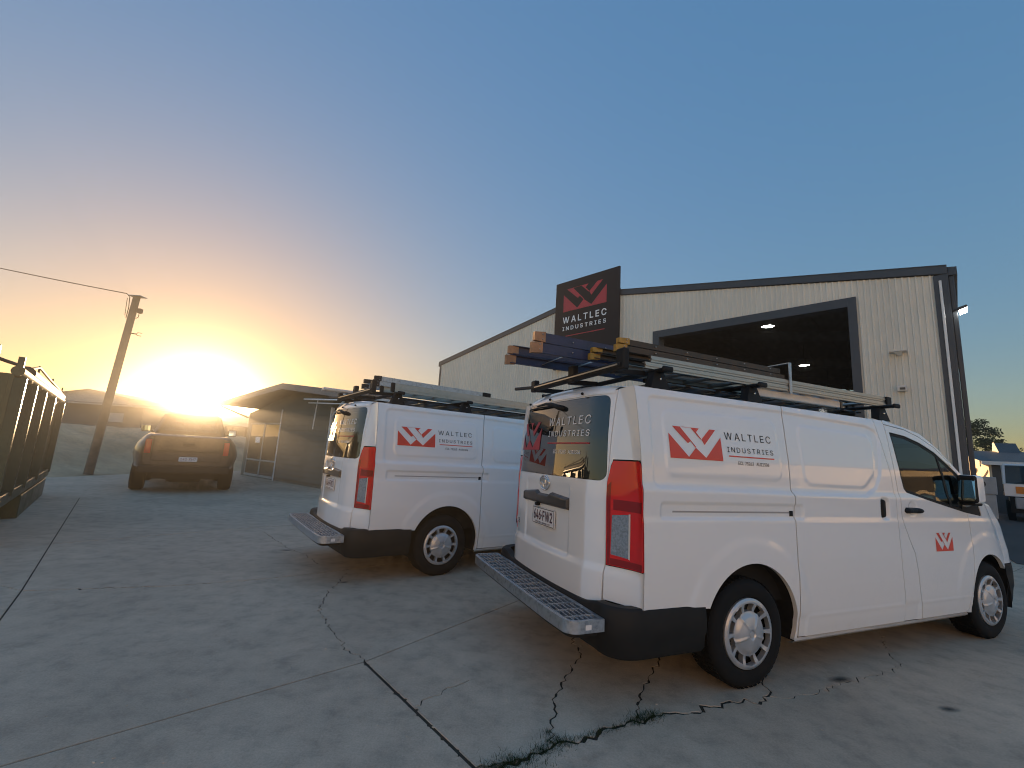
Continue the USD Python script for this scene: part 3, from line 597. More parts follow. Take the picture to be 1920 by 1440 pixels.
cb = P0 + (P1 - P0) * tt[:, None]; cb[:, 2] -= .55 * 4 * tt * (1 - tt) * .25
tag(obj('service_cable', tube(cb, .017, 6), 'cable_black'), 'black service cable running from the pole out of the left edge', 'cable')

# ------------------------------------------------------------------ hook-lift bin on the left
bd = np.array([-.66987, .74248]); BA = math.atan2(bd[1], bd[0])
bn = thing('skip_bin', 'tall dark green ribbed steel skip bin on skids at the left edge', 'bin', (-7.75, 7.24, 0), BA)   # local x away from camera, y to the left
X0, X1 = -2.66, 3.70
obj('side_panel', bx(X0, X1, .05, .09, .50, 2.06), 'bin_green', bn); obj('side_panel', bx(X0, X1, 2.31, 2.35, .50, 2.06), 'bin_green', bn)
obj('end_panel', bx(X1 - .04, X1, .091, 2.309, .50, 2.06), 'bin_green', bn); obj('end_panel', bx(X0, X0 + .04, .091, 2.309, .50, 2.06), 'bin_green', bn); obj('floor_panel', bx(X0 + .041, X1 - .041, .091, 2.309, .50, .56), 'bin_green', bn)
for x in (-2.58, -1.46, -.22, 1.37, 3.62):
    obj('rib', hull([(x + a, y, z) for a, y in ((-.075, .049), (.075, .049), (-.045, -.055), (.045, -.055)) for z in (.50, 2.02)]), 'bin_green', bn)
obj('top_rail', cat([tube([(X0, .03, 2.10), (X1 + .05, .03, 2.10)], .062, 12), tube([(X1, .03, 2.10), (X1, 2.37, 2.10)], .06, 12), tube([(X0, 2.37, 2.10), (X1, 2.37, 2.10)], .06, 12)]), 'bin_green', bn, smooth=40)
obj('bottom_rail', cat([bx(X0, X1 + .05, -.03, .048, .40, .56, .01)]), 'bin_green', bn)
obj('skid', bx(.0, X1 - .1, -.02, .42, 0, .36, .008), 'bin_green', bn); obj('skid', bx(.0, X1 - .1, 1.95, 2.36, 0, .36, .008), 'bin_green', bn)
obj('tarp_roll', cat([tube([(-1.75, .06, 2.16), (3.70, .06, 2.16)], .095, 14)]), 'bin_tarp', bn, smooth=40)
obj('roll_drum', cat([lathe([(0, -.12), (.14, -.14), (.15, -.11), (.15, .14), (0, .12)], 20, 'z')]), 'bin_tarp', bn, smooth=40)
UsdGeom.Xformable(stage.GetPrimAtPath(str(bn.GetPath()) + '/roll_drum')).AddTranslateOp().Set(Gf.Vec3d(X0 + .15, 1.05, 2.20))
obj('ladder_post', bx(-2.63, -2.54, .22, .31, 2.06, 2.40, .01), 'bin_green', bn); obj('ladder_post', bx(-2.42, -2.36, .02, .08, 2.0, 2.30), 'bin_green', bn)
obj('hose', cat([tube([(-2.5, .75, 2.25), (-2.45, .45, 2.32), (-2.3, .20, 2.24), (-1.9, .12, 2.24)], .022, 8), tube([(-1.7, .05, 2.22), (-.9, .03, 2.34), (.6, .03, 2.30), (2.4, .03, 2.27), (3.6, .03, 2.24)], .018, 8), tube([(-1.6, .12, 2.26), (0, .1, 2.22), (2.0, .1, 2.22), (3.7, .1, 2.26)], .014, 8)] + [tube([(x, .03, 2.12), (x, .03, 2.36)], .012, 6) for x in (-.9, 1.2, 3.4)]), 'cable_black', bn, smooth=40)

# ------------------------------------------------------------------ dark ute seen from behind (local x to the right along its tail, y forward)
UL, UR = np.array([-9.386, 11.0]), np.array([-7.549, 12.33]); UA = math.atan2(*(UR - UL)[::-1])
ut = thing('pickup_ute', 'dark pickup ute parked facing the setting sun between pole and hut', 'ute', (UL[0], UL[1], 0), UA)
UsdGeom.Xformable(ut).AddScaleOp().Set(Gf.Vec3f(1.07, 1.0, 1.0))
cx = 1.12
def loft_y(secs, n=20):
    """Body from cross-sections: (y, half width bottom, half width top, z0, z1, corner, half width in the middle)."""
    V = []
    for y, wb, wt, z0, z1, r, *wm in secs:
        wm = wm[0] if wm else (wb + wt) / 2
        p = Polygon([(-wb, z0), (wb, z0), (wm, z0 * .5 + z1 * .5 - .06), ((wm * .8 + wt * .2), z0 * .3 + z1 * .7), (wt, z1), (-wt, z1), (-(wm * .8 + wt * .2), z0 * .3 + z1 * .7), (-wm, z0 * .5 + z1 * .5 - .06)]).buffer(-r).buffer(r, quad_segs=4); c = ring_pts(p.exterior, 10); ls = LineString(list(p.exterior.coords)); q = [ls.interpolate(t_, normalized=True).coords[0] for t_ in np.linspace(0, 1, 48, endpoint=False)]
        V.append([(cx + a, y, b) for a, b in q])
    V = np.array(V); m = len(secs); i = np.arange(m * 48).reshape(m, 48); j = np.roll(i, -1, 1)
    F = np.stack([i[:-1], j[:-1], j[1:], i[1:]], -1).reshape(-1, 4); body = tm(V.reshape(-1, 3), F)
    caps = [tm(np.vstack([V[k], V[k].mean(0)]), [(a, (a + 1) % 48, 48) for a in range(48)]) for k in (0, -1)]
    return cat([body] + caps)
obj('tray', loft_y([(-.02, .82, .78, .70, 1.42, .06, .86), (.03, .90, .82, .62, 1.47, .07, .94), (.30, .98, .84, .58, 1.49, .08, 1.06), (.95, 1.0, .86, .74, 1.50, .08, 1.09), (1.6, .98, .88, .56, 1.50, .08, 1.04), (2.0, .93, .89, .52, 1.52, .08, .96)]), 'ute_black', ut, 35)
obj('front_body', loft_y([(2.0, .93, .89, .50, 1.46, .08), (3.6, .93, .88, .50, 1.42, .09), (4.9, .90, .82, .55, 1.32, .12), (5.2, .80, .74, .6, 1.22, .12)]), 'ute_black', ut, 35)
cab = lambda z: np.interp(z, [1.45, 2.1], [.80, .60])
cabin = [(-.80, 1.50), (.80, 1.50), (.62, 2.06), (-.62, 2.06)]
for sx in (-1, 1):
    obj('cab_pillar', bar((cx + sx * .78, 2.05, 1.48), (cx + sx * .60, 2.25, 2.08), .11, .11, c=.02), 'ute_black', ut); obj('cab_pillar', bar((cx + sx * .80, 3.0, 1.46), (cx + sx * .62, 2.95, 2.08), .07, .09), 'ute_black', ut); obj('cab_pillar', bar((cx + sx * .80, 4.25, 1.42), (cx + sx * .60, 3.55, 2.08), .08, .08), 'ute_black', ut)
    obj('side_window', tm([(cx + sx * .79, 2.1, 1.5), (cx + sx * .79, 4.2, 1.45), (cx + sx * .61, 3.5, 2.06), (cx + sx * .61, 2.3, 2.06)], [(0, 1, 2, 3)]), 'glass_ute', ut)
    for y in (.95, 4.15):
        w = thing('wheel', None, None, (cx + sx * .91, y, .40), math.pi / 2 * 0, parent=ut)
        obj('tyre', lathe([(.21, -.13), (.30, -.145), (.37, -.135), (.395, -.10), (.40, 0), (.395, .10), (.37, .135), (.30, .145), (.21, .13)], 40, 'x'), 'rubber', w, smooth=35)
        obj('rim', lathe([(.0, -.06), (.21, -.10), (.21, .10), (.0, .06)], 32, 'x'), 'steel_dark', w, smooth=30)
    obj('tail_lamp', rbox(cx + sx * .78 - .06, cx + sx * .78 + .06, -.055, .03, .98, 1.34, .02), 'lens_red', ut, smooth=40)
    mm = obj('door_mirror', cat([rbox(cx + sx * 1.09 - .12, cx + sx * 1.09 + .12, 3.72, 3.84, 1.55, 1.76, .03), bar((cx + sx * .84, 3.82, 1.50), (cx + sx * 1.02, 3.79, 1.60), .05, .05)]), 'ute_black', ut, smooth=40)
    obj('mirror_glass', bx(cx + sx * 1.09 - .095, cx + sx * 1.09 + .095, 3.712, 3.719, 1.575, 1.735), 'mirror_glass', mm)
obj('chassis', cat([bx(cx - .62, cx + .62, .1, 5.0, .34, .74), ]), 'gap_black', ut); obj('spare_wheel', moved(lathe([(0, -.11), (.33, -.11), (.36, -.06), (.36, .06), (.33, .11), (0, .11)], 32, 'z'), cx, .55, .36), 'rubber', ut, smooth=35)
obj('cab_roof', loft_y([(2.18, .60, .56, 2.04, 2.10, .02), (2.3, .64, .60, 2.04, 2.15, .04), (3.3, .64, .60, 2.04, 2.16, .04), (3.62, .60, .54, 2.03, 2.10, .03)]), 'ute_black', ut, 35)
obj('cab_rear', cat([bx(cx - .77, cx + .77, 2.06, 2.12, 1.46, 1.60), bx(cx - .62, cx + .62, 2.22, 2.27, 1.99, 2.06)]), 'ute_black', ut)
obj('rear_window', tm([(cx - .70, 2.10, 1.60), (cx + .70, 2.10, 1.60), (cx + .58, 2.23, 2.0), (cx - .58, 2.23, 2.0)], [(0, 1, 2, 3)]), 'glass_ute', ut)
obj('windscreen', tm([(cx + .78, 4.25, 1.42), (cx - .78, 4.25, 1.42), (cx - .60, 3.58, 2.06), (cx + .60, 3.58, 2.06)], [(0, 1, 2, 3)]), 'glass_ute', ut)
for sx in (-.36, .36): obj('seat', cat([rbox(cx + sx - .25, cx + sx + .25, 2.6, 2.75, 1.1, 1.72, .05), rbox(cx + sx - .13, cx + sx + .13, 2.62, 2.72, 1.73, 1.90, .04)]), 'seat_cloth', ut, smooth=40)
tg = obj('tailgate', cat([rbox(cx - .70, cx + .70, -.06, .00, .80, 1.45, .025)]), 'ute_black', ut, smooth=40)
obj('tailgate_step', bx(cx - .58, cx + .58, -.072, -.0605, 1.04, 1.07), 'black_plastic', tg); obj('handle', rbox(cx - .12, cx + .12, -.085, -.055, 1.20, 1.28, .012), 'black_plastic', tg, smooth=40)
bp_ = obj('rear_bumper', cat([rbox(cx - .90, cx + .90, -.20, -.02, .50, .68, .03)]), 'black_plastic', ut, smooth=40); obj('bumper_strip', bx(cx - .62, cx + .62, -.19, -.04, .6805, .690), 'steel_dark', bp_)
np_ = obj('number_plate', bx(.96, 1.33, -.076, -.0625, .80, .915), 'plate_white', ut)
obj('plate_number', on_skin(text_uv('142\u00b7XH7', .06, .31, .2, True), lambda u, v, w: np.stack([u, -.0765 - w, v + 0 * u], -1), .99, .83), 'plate_maroon', ut)

# ------------------------------------------------------------------ things beyond the right corner
ga = np.array([.6, .8]); ea = np.array([.8, -.6]); SA = np.array([25.42, 23.20])
rs = thing('carport_shed', 'dark roofed shed with sunlit gable beyond the workshop corner', 'building', (SA[0], SA[1], 0), math.atan2(ea[1], ea[0]))   # x along the eave, y away
E_, R_ = 2.57, 3.45
obj('roof', cat([hull([(x, y, z) for x in (-.3, 16) for y, z in ((-.2, E_), (6.5, R_), (-.2, E_ + .08), (6.5, R_ + .08))]), hull([(x, y, z) for x in (-.3, 16) for y, z in ((13, E_), (6.52, R_), (13, E_ + .08), (6.52, R_ + .08))])]), 'shed_grey', rs)
obj('barge_board', prism(Polygon([(-.2, E_ - .22), (6.5, R_ - .22), (13, E_ - .22), (13, E_ + .1), (6.5, R_ + .1), (-.2, E_ + .1)]), -.36, -.31, 'x'), 'shed_cream', rs)
obj('fascia', bx(-.3, 16, -.26, -.21, E_ - .10, E_ + .09), 'white_paint', rs)
obj('gable_wall', prism(Polygon([(0, 0), (13, 0), (13, E_ - .1), (6.5, R_ - .1), (0, E_ - .1)]), .0, .1, 'x'), 'shed_cream', rs)
obj('front_wall', bx(.101, 1.1, .0, .12, 0, E_ - .12), 'shed_grey', rs); obj('back_wall', bx(.101, 16, 6.6, 6.7, 0, E_ + .2), 'shed_grey', rs)
for x in (3.4, 6.6, 9.8): obj('post', bx(x, x + .14, .0, .14, 0, E_ - .12), 'shed_grey', rs)
obj('brace', bar((-.42, .3, 2.2), (-.42, 3.2, 1.2), .1, .16), 'shed_cream', rs)
for k, x in enumerate((1.6, 3.6)):
    vt = obj('roof_vent', hull([(x + a, 5.6 + b, z) for a in (0, .9) for b, z in ((0, 3.34), (1.4, 3.52), (1.2, 4.05), (.9, 4.05))]), 'shed_grey', rs)
    obj('vent_cheek', hull([(x - .015 - q, 5.6 + b, z) for q in (0, .01) for b, z in ((-.1, 3.32), (1.5, 3.52), (1.25, 4.08), (.9, 4.08))]), 'shed_cream', vt)
# cabinets by the shed
cb_ = thing('equipment_cabinet', 'grey equipment cabinets stacked against the shed, just above the van bonnet', 'cabinet', (19.2, 18.3, 0), math.radians(-40))
obj('upper_cabinet', bx(-.55, .75, 0, .7, 1.05, 1.75, .02), 'box_grey', cb_); obj('lower_cabinet', bx(-.5, .7, .02, .68, .1, 1.04, .02), 'box_grey', cb_); obj('fan', moved(lathe([(.0, -.02), (.16, -.02), (.16, .0)], 24, 'y'), .28, -.001, 1.45), 'steel_dark', cb_)
obj('vent', cat([bx(-.40, .0, -.012, -.001, z, z + .03) for z in np.arange(.35, .9, .08)]), 'steel_dark', cb_)
tk = thing('white_truck', 'white flat fronted truck with orange plate parked at the right edge', 'truck', (20.9, 18.6, 0), math.radians(-48))   # x to the right across its front, y away
obj('cab', cat([loftbox for loftbox in [hull([(x, y, z) for x in (0.02, 2.0) for y, z in ((0, 1.02), (.02, 1.52), (1.7, 1.02), (1.7, 1.55))]), hull([(x, y, z) for x in (.08, 1.94) for y, z in ((.42, 2.30), (1.66, 2.30), (.48, 2.36), (1.6, 2.36))])]]), 'truck_white', tk)
for x in (.04, 1.94): obj('cab_pillar', bar((x + .0, .03, 1.50), (x + (.04 if x < 1 else -.04), .44, 2.32), .07, .07), 'truck_white', tk); obj('cab_pillar', bar((x, 1.62, 1.5), (x, 1.60, 2.32), .08, .08), 'truck_white', tk)
obj('windscreen', tm([(.08, .03, 1.53), (1.92, .03, 1.53), (1.88, .44, 2.30), (.12, .44, 2.30)], [(0, 1, 2, 3)]), 'glass_ute', tk)
obj('bumper', cat([rbox(.28, 1.74, -.10, .06, .52, .98, .04)]), 'box_grey', tk, smooth=40); obj('chassis', bx(.15, 1.85, .08, 4.5, .35, 1.0), 'black_plastic', tk); obj('tray', bx(0, 2.0, 1.85, 4.8, 1.01, 1.16), 'steel_dark', tk)
obj('orange_plate', bx(.34, .58, -.012, -.002, 1.14, 1.42), 'orange_sign', tk); obj('wiper', tube([(.3, .0, 1.54), (.9, .12, 1.72)], .012, 6), 'black_plastic', tk)
for x in (.16, 1.84):
    for y in (.75, 3.8):
        w = thing('wheel', None, None, (x, y, .40), 0, parent=tk); obj('tyre', lathe([(.22, -.11), (.38, -.11), (.40, -.08), (.40, .08), (.38, .11), (.22, .11)], 32, 'x'), 'rubber', w, smooth=35); obj('rim', lathe([(0, -.07), (.22, -.09), (.22, .09), (0, .07)], 24, 'x'), 'steel_dark', w)

def tree(name, label, loc, h, crown_r, crown_z, n_clump, seed, group=None):
    r = np.random.default_rng(seed); t = thing(name, label, 'tree', loc, 0, group); limbs = [tube([(0, 0, -.2), (.1, .05, h * .25), (.05, -.05, h * .5)], [.28, .2, .13], 9)]; cl = []
    for k in range(n_clump):
        a = r.uniform(0, 2 * np.pi); q = r.uniform(0, 1) ** .5; zz = crown_z + (r.uniform(-1, 1)) * crown_r * .55; rad = crown_r * q * math.sqrt(max(.12, 1 - ((zz - crown_z) / (crown_r * .72)) ** 2))
        c = np.array([rad * math.cos(a), rad * math.sin(a), zz]); cl.append(c)
        if k % 3 == 0: limbs.append(tube([(0.05, -.05, h * r.uniform(.3, .5)), c * .5 + (0, 0, h * .2), c], [.09, .05, .015], 6))
    obj('trunk', cat(limbs), 'bark', t, smooth=40)
    V = []; 
    for c in cl:
        s = r.uniform(.25, .62); n = int(150 * s / .45); d = r.normal(0, 1, (n, 3)); d /= np.linalg.norm(d, axis=1, keepdims=True); p = c + d * s * r.uniform(.3, 1.0, (n, 1)) * (1.25, 1.25, .7)
        u = r.normal(0, 1, (n, 3)); u /= np.linalg.norm(u, axis=1, keepdims=True); w = np.cross(u, r.normal(0, 1, (n, 3))); w /= np.linalg.norm(w, axis=1, keepdims=True) + 1e-9; ls = r.uniform(.05, .12, (n, 1))
        V.append(np.stack([p - u * ls, p + w * ls * .45, p + u * ls, p - w * ls * .45], 1).reshape(-1, 3))
    V = np.vstack(V); i = np.arange(len(V)).reshape(-1, 4); obj('crown', tm(V, i), 'leaf', t); return t
tree('bushy_tree', 'green bushy tree rising behind the dark shed roof, against the workshop corner', (36.0, 36.5, 0), 6.2, 3.5, 4.7, 110, 21)
tree('sparse_tree', 'thin straggly tree with gaps behind the roof vents', (41.5, 38.0, 0), 5.6, 2.6, 3.9, 38, 22)

# oil drips and scuffs on the concrete
r_ = np.random.default_rng(31)
for k, (x, y, a, b, rot) in enumerate(((2.45, 3.37, .20, .08, .3), (-1.66, 4.94, .10, .05, .8), (2.9, 3.05, .14, .07, .2), (1.6, 2.2, .16, .08, .5), (-2.9, 6.2, .16, .09, .2))):
    st_ = obj('stain', tm([(-1, -1, 0), (1, -1, 0), (1, 1, 0), (-1, 1, 0)], [(0, 1, 2, 3)]), 'stain', yard)
    xf = UsdGeom.Xformable(st_); xf.AddTranslateOp().Set(Gf.Vec3d(x, y, .0022 + .0003 * k)); xf.AddRotateZOp().Set(math.degrees(rot)); xf.AddScaleOp().Set(Gf.Vec3f(a, b, 1))

# sunlit neighbour to the right of the view: it shows as the warm reflection along the van's side
nb = thing('neighbour_shed', 'long cream metal shed across the road to the right, facing the setting sun', 'building', (44, -30, 0), math.radians(90))
obj('wall', bx(0, 46, -.12, 0, 0, 6.0), 'shed_cream', nb); obj('roof', hull([(x, y, z) for x in (-.4, 46.4) for y, z in ((.5, 6.02), (-14, 6.02), (-7, 7.6))]), 'far_roof', nb)
for x in (6, 18, 30, 40): obj('door', bx(x, x + 4, .002, .04, .1, 4.2), 'far_wall_dark', nb)
wb_ = thing('street_warehouse', 'broad cream warehouse across the street behind the viewer, lit by the low sun', 'building', (-26, -15, 0), math.radians(-10))
obj('wall', bx(0, 62, -.15, 0, 0, 9.0), 'shed_cream', wb_); obj('roof', hull([(x, y, z) for x in (-.4, 62.4) for y, z in ((.5, 9.02), (-16, 9.02), (-8, 10.6))]), 'far_roof', wb_)
for x in (6, 22, 40, 52): obj('door', bx(x, x + 4.5, .002, .04, .1, 4.6), 'far_wall_dark', wb_)

# ------------------------------------------------------------------ the van (x forward from the rear axle, y left, z up)
ZS = [0.10, 0.25, 0.34, 0.395, 0.42, 0.60, 0.80, 1.075, 1.095, 1.265, 1.305, 1.40, 1.50, 1.75, 1.90, 1.945, 2.2]
YS = [0.90, 0.925, 0.940, 0.945, 0.955, 0.962, 0.966, 0.963, 0.957, 0.961, 0.947, 0.942, 0.935, 0.900, 0.872, 0.857, 0.78]
def sstep(a, b, x):
    t = np.clip((x - a) / (b - a), 0, 1); return t * t * (3 - 2 * t)
_zz = np.linspace(0.1, 2.2, 421); _yy = np.interp(_zz, ZS, YS); _k = np.ones(7) / 7; _yy[3:-3] = np.convolve(_yy, _k, 'valid')
def Yprof(z): return np.interp(z, _zz, _yy)
R1 = rounded([(-.80, 1.286), (-.80, 1.885), (0.5, 1.897), (1.60, 1.868), (1.735, 1.83), (1.735, 1.74), (1.64, 1.45), (1.56, 1.34), (1.40, 1.272), (.5, 1.272)], 0.05)
P2 = [rounded([(-.69, 1.362), (-.69, 1.80), (.415, 1.815), (.415, 1.362)], .07), rounded([(.665, 1.340), (.665, 1.805), (1.635, 1.785), (1.62, 1.62), (1.56, 1.45), (1.40, 1.337)], .08)]
CUP = rounded([(1.583, 1.092), (1.583, 1.258), (1.690, 1.258), (1.690, 1.092)], .03)
TRK = rounded([(-.754, 1.090), (-.754, 1.187), (.60, 1.187), (.60, 1.090)], .012)
CUP2 = Point(2.04, 1.180).buffer(.055)
ROCK = rounded([(.59, .10), (.59, .415), (1.83, .415), (1.83, .10)], .03)
ROCK2 = rounded([(2.03, .10), (2.03, .412), (3.0, .412), (3.0, .10)], .03)
def sdist(P, x, z):
    pts = shapely.points(x, z); shapely.prepare(P); d = shapely.distance(P.exterior, pts)
    return np.where(shapely.contains_xy(P, x, z), d, -d)
def emboss(x, z):
    """Inward displacement of the side skin."""
    x, z = np.asarray(x, float), np.asarray(z, float); d = np.zeros_like(x)
    def add(P, depth, w):
        x0, z0, x1, z1 = P.bounds; m = (x > x0 - .05) & (x < x1 + .05) & (z > z0 - .05) & (z < z1 + .05)
        if m.any(): d[m] += depth * sstep(-w, w, sdist(P, x[m], z[m]))
    add(R1, .011, .010)
    for P in P2: add(P, -.006, .010)
    add(CUP, .022, .010); add(TRK, .010, .004); add(CUP2, .014, .016); add(ROCK, -.007, .010); add(ROCK2, -.007, .010)
    for cx in (.045, 3.235):
        r = np.hypot(x - cx, z - .35)
        d -= .0075 * (1 - sstep(.56, .640, r)) * sstep(.30, .55, z)
    return d
def wrap(x, z):
    """How far the side turns in towards the nose."""
    xs = np.interp(z, [.3, .65, 1.0, 1.3], [3.36, 3.26, 3.14, 2.98]); L = np.interp(z, [.3, .8, 1.0, 1.2, 1.3], [4.16, 4.17, 4.12, 3.98, 3.9]) - xs
    t = np.clip((x - xs) / L, 0, .999); return (1 - t ** 2.5) ** (1 / 2.5)
def skin(x, z, w=0.0):
    y = Yprof(z) - emboss(x, z); y = y * np.where(x > 2.9, wrap(x, z), 1.0)
    return np.stack([np.asarray(x, float), -(y + w), np.asarray(z, float) + 0 * y], -1)

def lean(z): return np.interp(z, [.3, .715, .765, 1.20, 1.30, 1.60, 1.85, 1.96], [0, 0.0, .016, .012, .018, .042, .075, .100])
def rearx(y, z):
    y = np.asarray(y, float); z = np.asarray(z, float)
    x = -1.110 + .06 * (y / .77) ** 2 + .05 * (np.maximum(0, np.abs(y) - .5) / .215) ** 2 + lean(z)
    rec = (1 - sstep(.355, .375, np.abs(y))) * sstep(.735, .76, z) * (1 - sstep(1.20, 1.26, z))
    return x + .009 * rec
def rear(u, z, w=0.0):                     # u runs to the right as seen from behind
    return np.stack([rearx(-u, z) - w, -np.asarray(u, float), np.asarray(z, float) + 0 * np.asarray(u)], -1)
YA, XB = 0.713, -.895
def corner(s, z, w=0.0):
    """Quarter corner: s = 0 at the rear door's edge, 1 at the side seam."""
    s, z = np.asarray(s, float), np.asarray(z, float); q = 1 - s
    xa = rearx(YA, z); xb = XB + 0 * z - .008 * sstep(1.438, 1.446, z); yb = Yprof(z)
    xc = xb - .002; yc = YA + np.minimum((xc - xa) / .60, yb - YA - .02)
    x = q * q * xa + 2 * q * s * xc + s * s * xb; y = q * q * YA + 2 * q * s * yc + s * s * yb
    tx, ty = 2 * q * (xc - xa) + 2 * s * (xb - xc), 2 * q * (yc - YA) + 2 * s * (yb - yc); L = np.hypot(tx, ty)
    nx, ny = -ty / L, tx / L
    return np.stack([x + nx * w, -(y + ny * w), z], -1)

def arch(cx, r, z0, a0=-5, a1=185, n=28, sx=1.0):
    return [(cx + sx * r * math.cos(math.radians(a)), z0 + r * math.sin(math.radians(a))) for a in np.linspace(a0, a1, n)]
GAP_X = [(.534, 1.945), (.512, 1.70), (.500, 1.45), (.492, 1.29), (.510, 1.235), (.507, 1.185), (.497, 1.08), (.498, .70), (.505, .40), (.512, .268)]
rear_arch = arch(.045, .445, .350, -13, 156)        # front foot to rear foot
QUARTER = Polygon([(-.899, 1.945), (-.899, 1.60), (-.899, 1.447), (-.897, 1.440), (-.889, .772), (-.889, .548), (-.372, .534)] + rear_arch[::-1] + [(.482, .247), (.509, .247), (.509, .268)] + GAP_X[::-1][1:])
DLO_TOP = [(1.928, 1.843), (2.161, 1.823), (2.375, 1.775), (2.585, 1.698), (2.785, 1.582), (2.936, 1.480), (3.08, 1.345), (3.165, 1.235), (3.213, 1.125)]
DLO_BOT = [(3.19, 1.118), (2.90, 1.152), (2.627, 1.197), (2.277, 1.257), (1.990, 1.315), (1.955, 1.345), (1.936, 1.45)]
DLO = rounded(DLO_TOP + DLO_BOT, .012)
SLIDE_R = [(1.735, 1.945), (1.745, 1.80), (1.790, 1.45), (1.800, 1.25), (1.792, .95), (1.798, .70), (1.822, .45), (1.832, .268)]
FD_R = [(1.885, 1.905), (1.868, 1.70), (1.862, 1.45), (1.872, 1.164), (1.880, 1.06), (1.945, .92), (2.004, .81), (2.036, .66), (2.050, .50), (2.090, .268)]
FD_TOP = [(2.188, 1.880), (2.400, 1.825), (2.605, 1.740), (2.80, 1.612)]
DF = [(2.945, 1.150), (2.945, .95), (2.938, .70), (2.90, .50), (2.825, .268)]
def shift(p, dx): return [(x + dx, z) for x, z in p]
SLIDE = Polygon(shift(GAP_X, .011) + SLIDE_R[::-1])
BPIL = Polygon([(x + .006, z) for x, z in SLIDE_R] + shift(FD_R, -.008)[::-1] + [(1.87, 1.945)])
FDOOR = Polygon(FD_R[:1] + FD_TOP + [(2.785, 1.585)] + DF + FD_R[::-1][:-1]).buffer(0).difference(DLO.buffer(.001))
if FDOOR.geom_type != 'Polygon': FDOOR = max(FDOOR.geoms, key=lambda g: g.area)
front_arch = [(3.235 + (.425 if math.cos(math.radians(a)) > 0 else .342) * math.cos(math.radians(a)), .345 + .42 * math.sin(math.radians(a))) for a in np.linspace(40, 192, 26)]
PILLAR_OUT = [(1.88, 1.945), (2.096, 1.920), (2.426, 1.863), (2.662, 1.735), (2.964, 1.505), (3.20, 1.345), (3.305, 1.285), (3.42, 1.20), (3.53, 1.09)]
FENDER = Polygon(PILLAR_OUT + [(3.58, 1.00), (3.60, .95), (3.60, .66), (3.585, .635)] + front_arch + [(2.832, .262)] + shift(DF, .007)[::-1] + [(2.80, 1.60)] + [(x, z + .007) for x, z in FD_TOP[::-1]] + [(1.885, 1.912)]).buffer(0).difference(DLO.buffer(.001))
if FENDER.geom_type != 'Polygon': FENDER = max(FENDER.geoms, key=lambda g: g.area)

def ring_xz(r, n): return [(r * math.cos(a), r * math.sin(a)) for a in np.linspace(0, 2 * np.pi, n, endpoint=False)]
def wheel(t, x, side):
    """Tyre, steel rim, hub cap; side -1 is the right."""
    yo = .948
    w = thing('wheel', None, None, (x, 0, .345), 0, parent=t)
    s = -side
    def M(m): return m if side < 0 else mirror_y(m)
    prof = [(.205, -.745), (.225, -.738), (.30, -.722), (.325, -.735), (.340, -.765), (.3445, -.80), (.3445, -.885), (.341, -.918), (.328, -.941), (.305, -.953), (.275, -.957), (.245, -.952), (.226, -.940), (.205, -.915)]
    ty = lathe(prof, 64)
    obj('tyre', M(ty), 'rubber', w, smooth=35)
    blocks = []
    for k in range(56):
        a = 2 * np.pi * k / 56
        for yb, ww, off in ((-.772, .05, 0), (-.838, .06, .5), (-.902, .05, 0)):
            b = bx(-.0125, .0125, yb - ww / 2, yb + ww / 2, .3435, .3495, 0)
            ca = a + off * 2 * np.pi / 56; R = trimesh.transformations.rotation_matrix(ca, (0, 1, 0)); b.apply_transform(R); blocks.append(b)
    obj('tread', M(cat(blocks)), 'rubber', w)
    obj('rim', M(cat([lathe([(.03, -.885), (.205, -.880), (.207, -.80), (.207, -.76)], 40)])), 'steel_dark', w, smooth=35)
    # hub cap: a disc with ten windows round a dome with five ribs
    disc = Polygon(ring_xz(.2225, 96)); wins = []
    for k in range(10):
        a0, a1 = 2 * np.pi * (k + .12) / 10, 2 * np.pi * (k + .88) / 10
        aa = np.linspace(a0, a1, 7); sh = .02
        wins.append(Polygon([(.192 * math.cos(a), .192 * math.sin(a)) for a in aa] + [(.140 * math.cos(a), .140 * math.sin(a)) for a in aa[::-1]]).buffer(-.004).buffer(.004))
    P = disc.difference(shapely.union_all(wins))
    def cap(u, v, w_):
        r = np.hypot(u, v); a = np.arctan2(v, u)
        h = .950 + .010 * sstep(.2225, .205, r) - .012 * sstep(.20, .15, r) * sstep(.10, .14, r) 
        h = h + .020 * (1 - sstep(.03, .14, r))
        ridge = np.abs(((a / (2 * np.pi) * 5 + .25) % 1) - .5) * 2
        h = h + .008 * (1 - sstep(0.0, .20, 1 - ridge)) * sstep(.02, .06, r) * (1 - sstep(.185, .20, r))
        h = h - .010 * (r < .026)
        return np.stack([u, -(h + w_), v], -1)
    capm = panel(P, cap, .008, flange=.035, hb=.006)
    obj('hub_cap', M(capm), 'hub_silver', w, smooth=True)
    obj('cap_badge', M(lathe([(0.0, -.977), (.018, -.976), (.024, -.970), (.025, -.958)], 24)), 'hub_silver', w, smooth=40)
    return w

def oval(cx, cz, rx, rz, r, mapf, n=40):
    a = np.linspace(0, 2 * np.pi, n + 1)
    m = tube(mapf(cx + rx * np.cos(a), cz + rz * np.sin(a), np.full(n + 1, .006)), r, 6, cap=False); return m

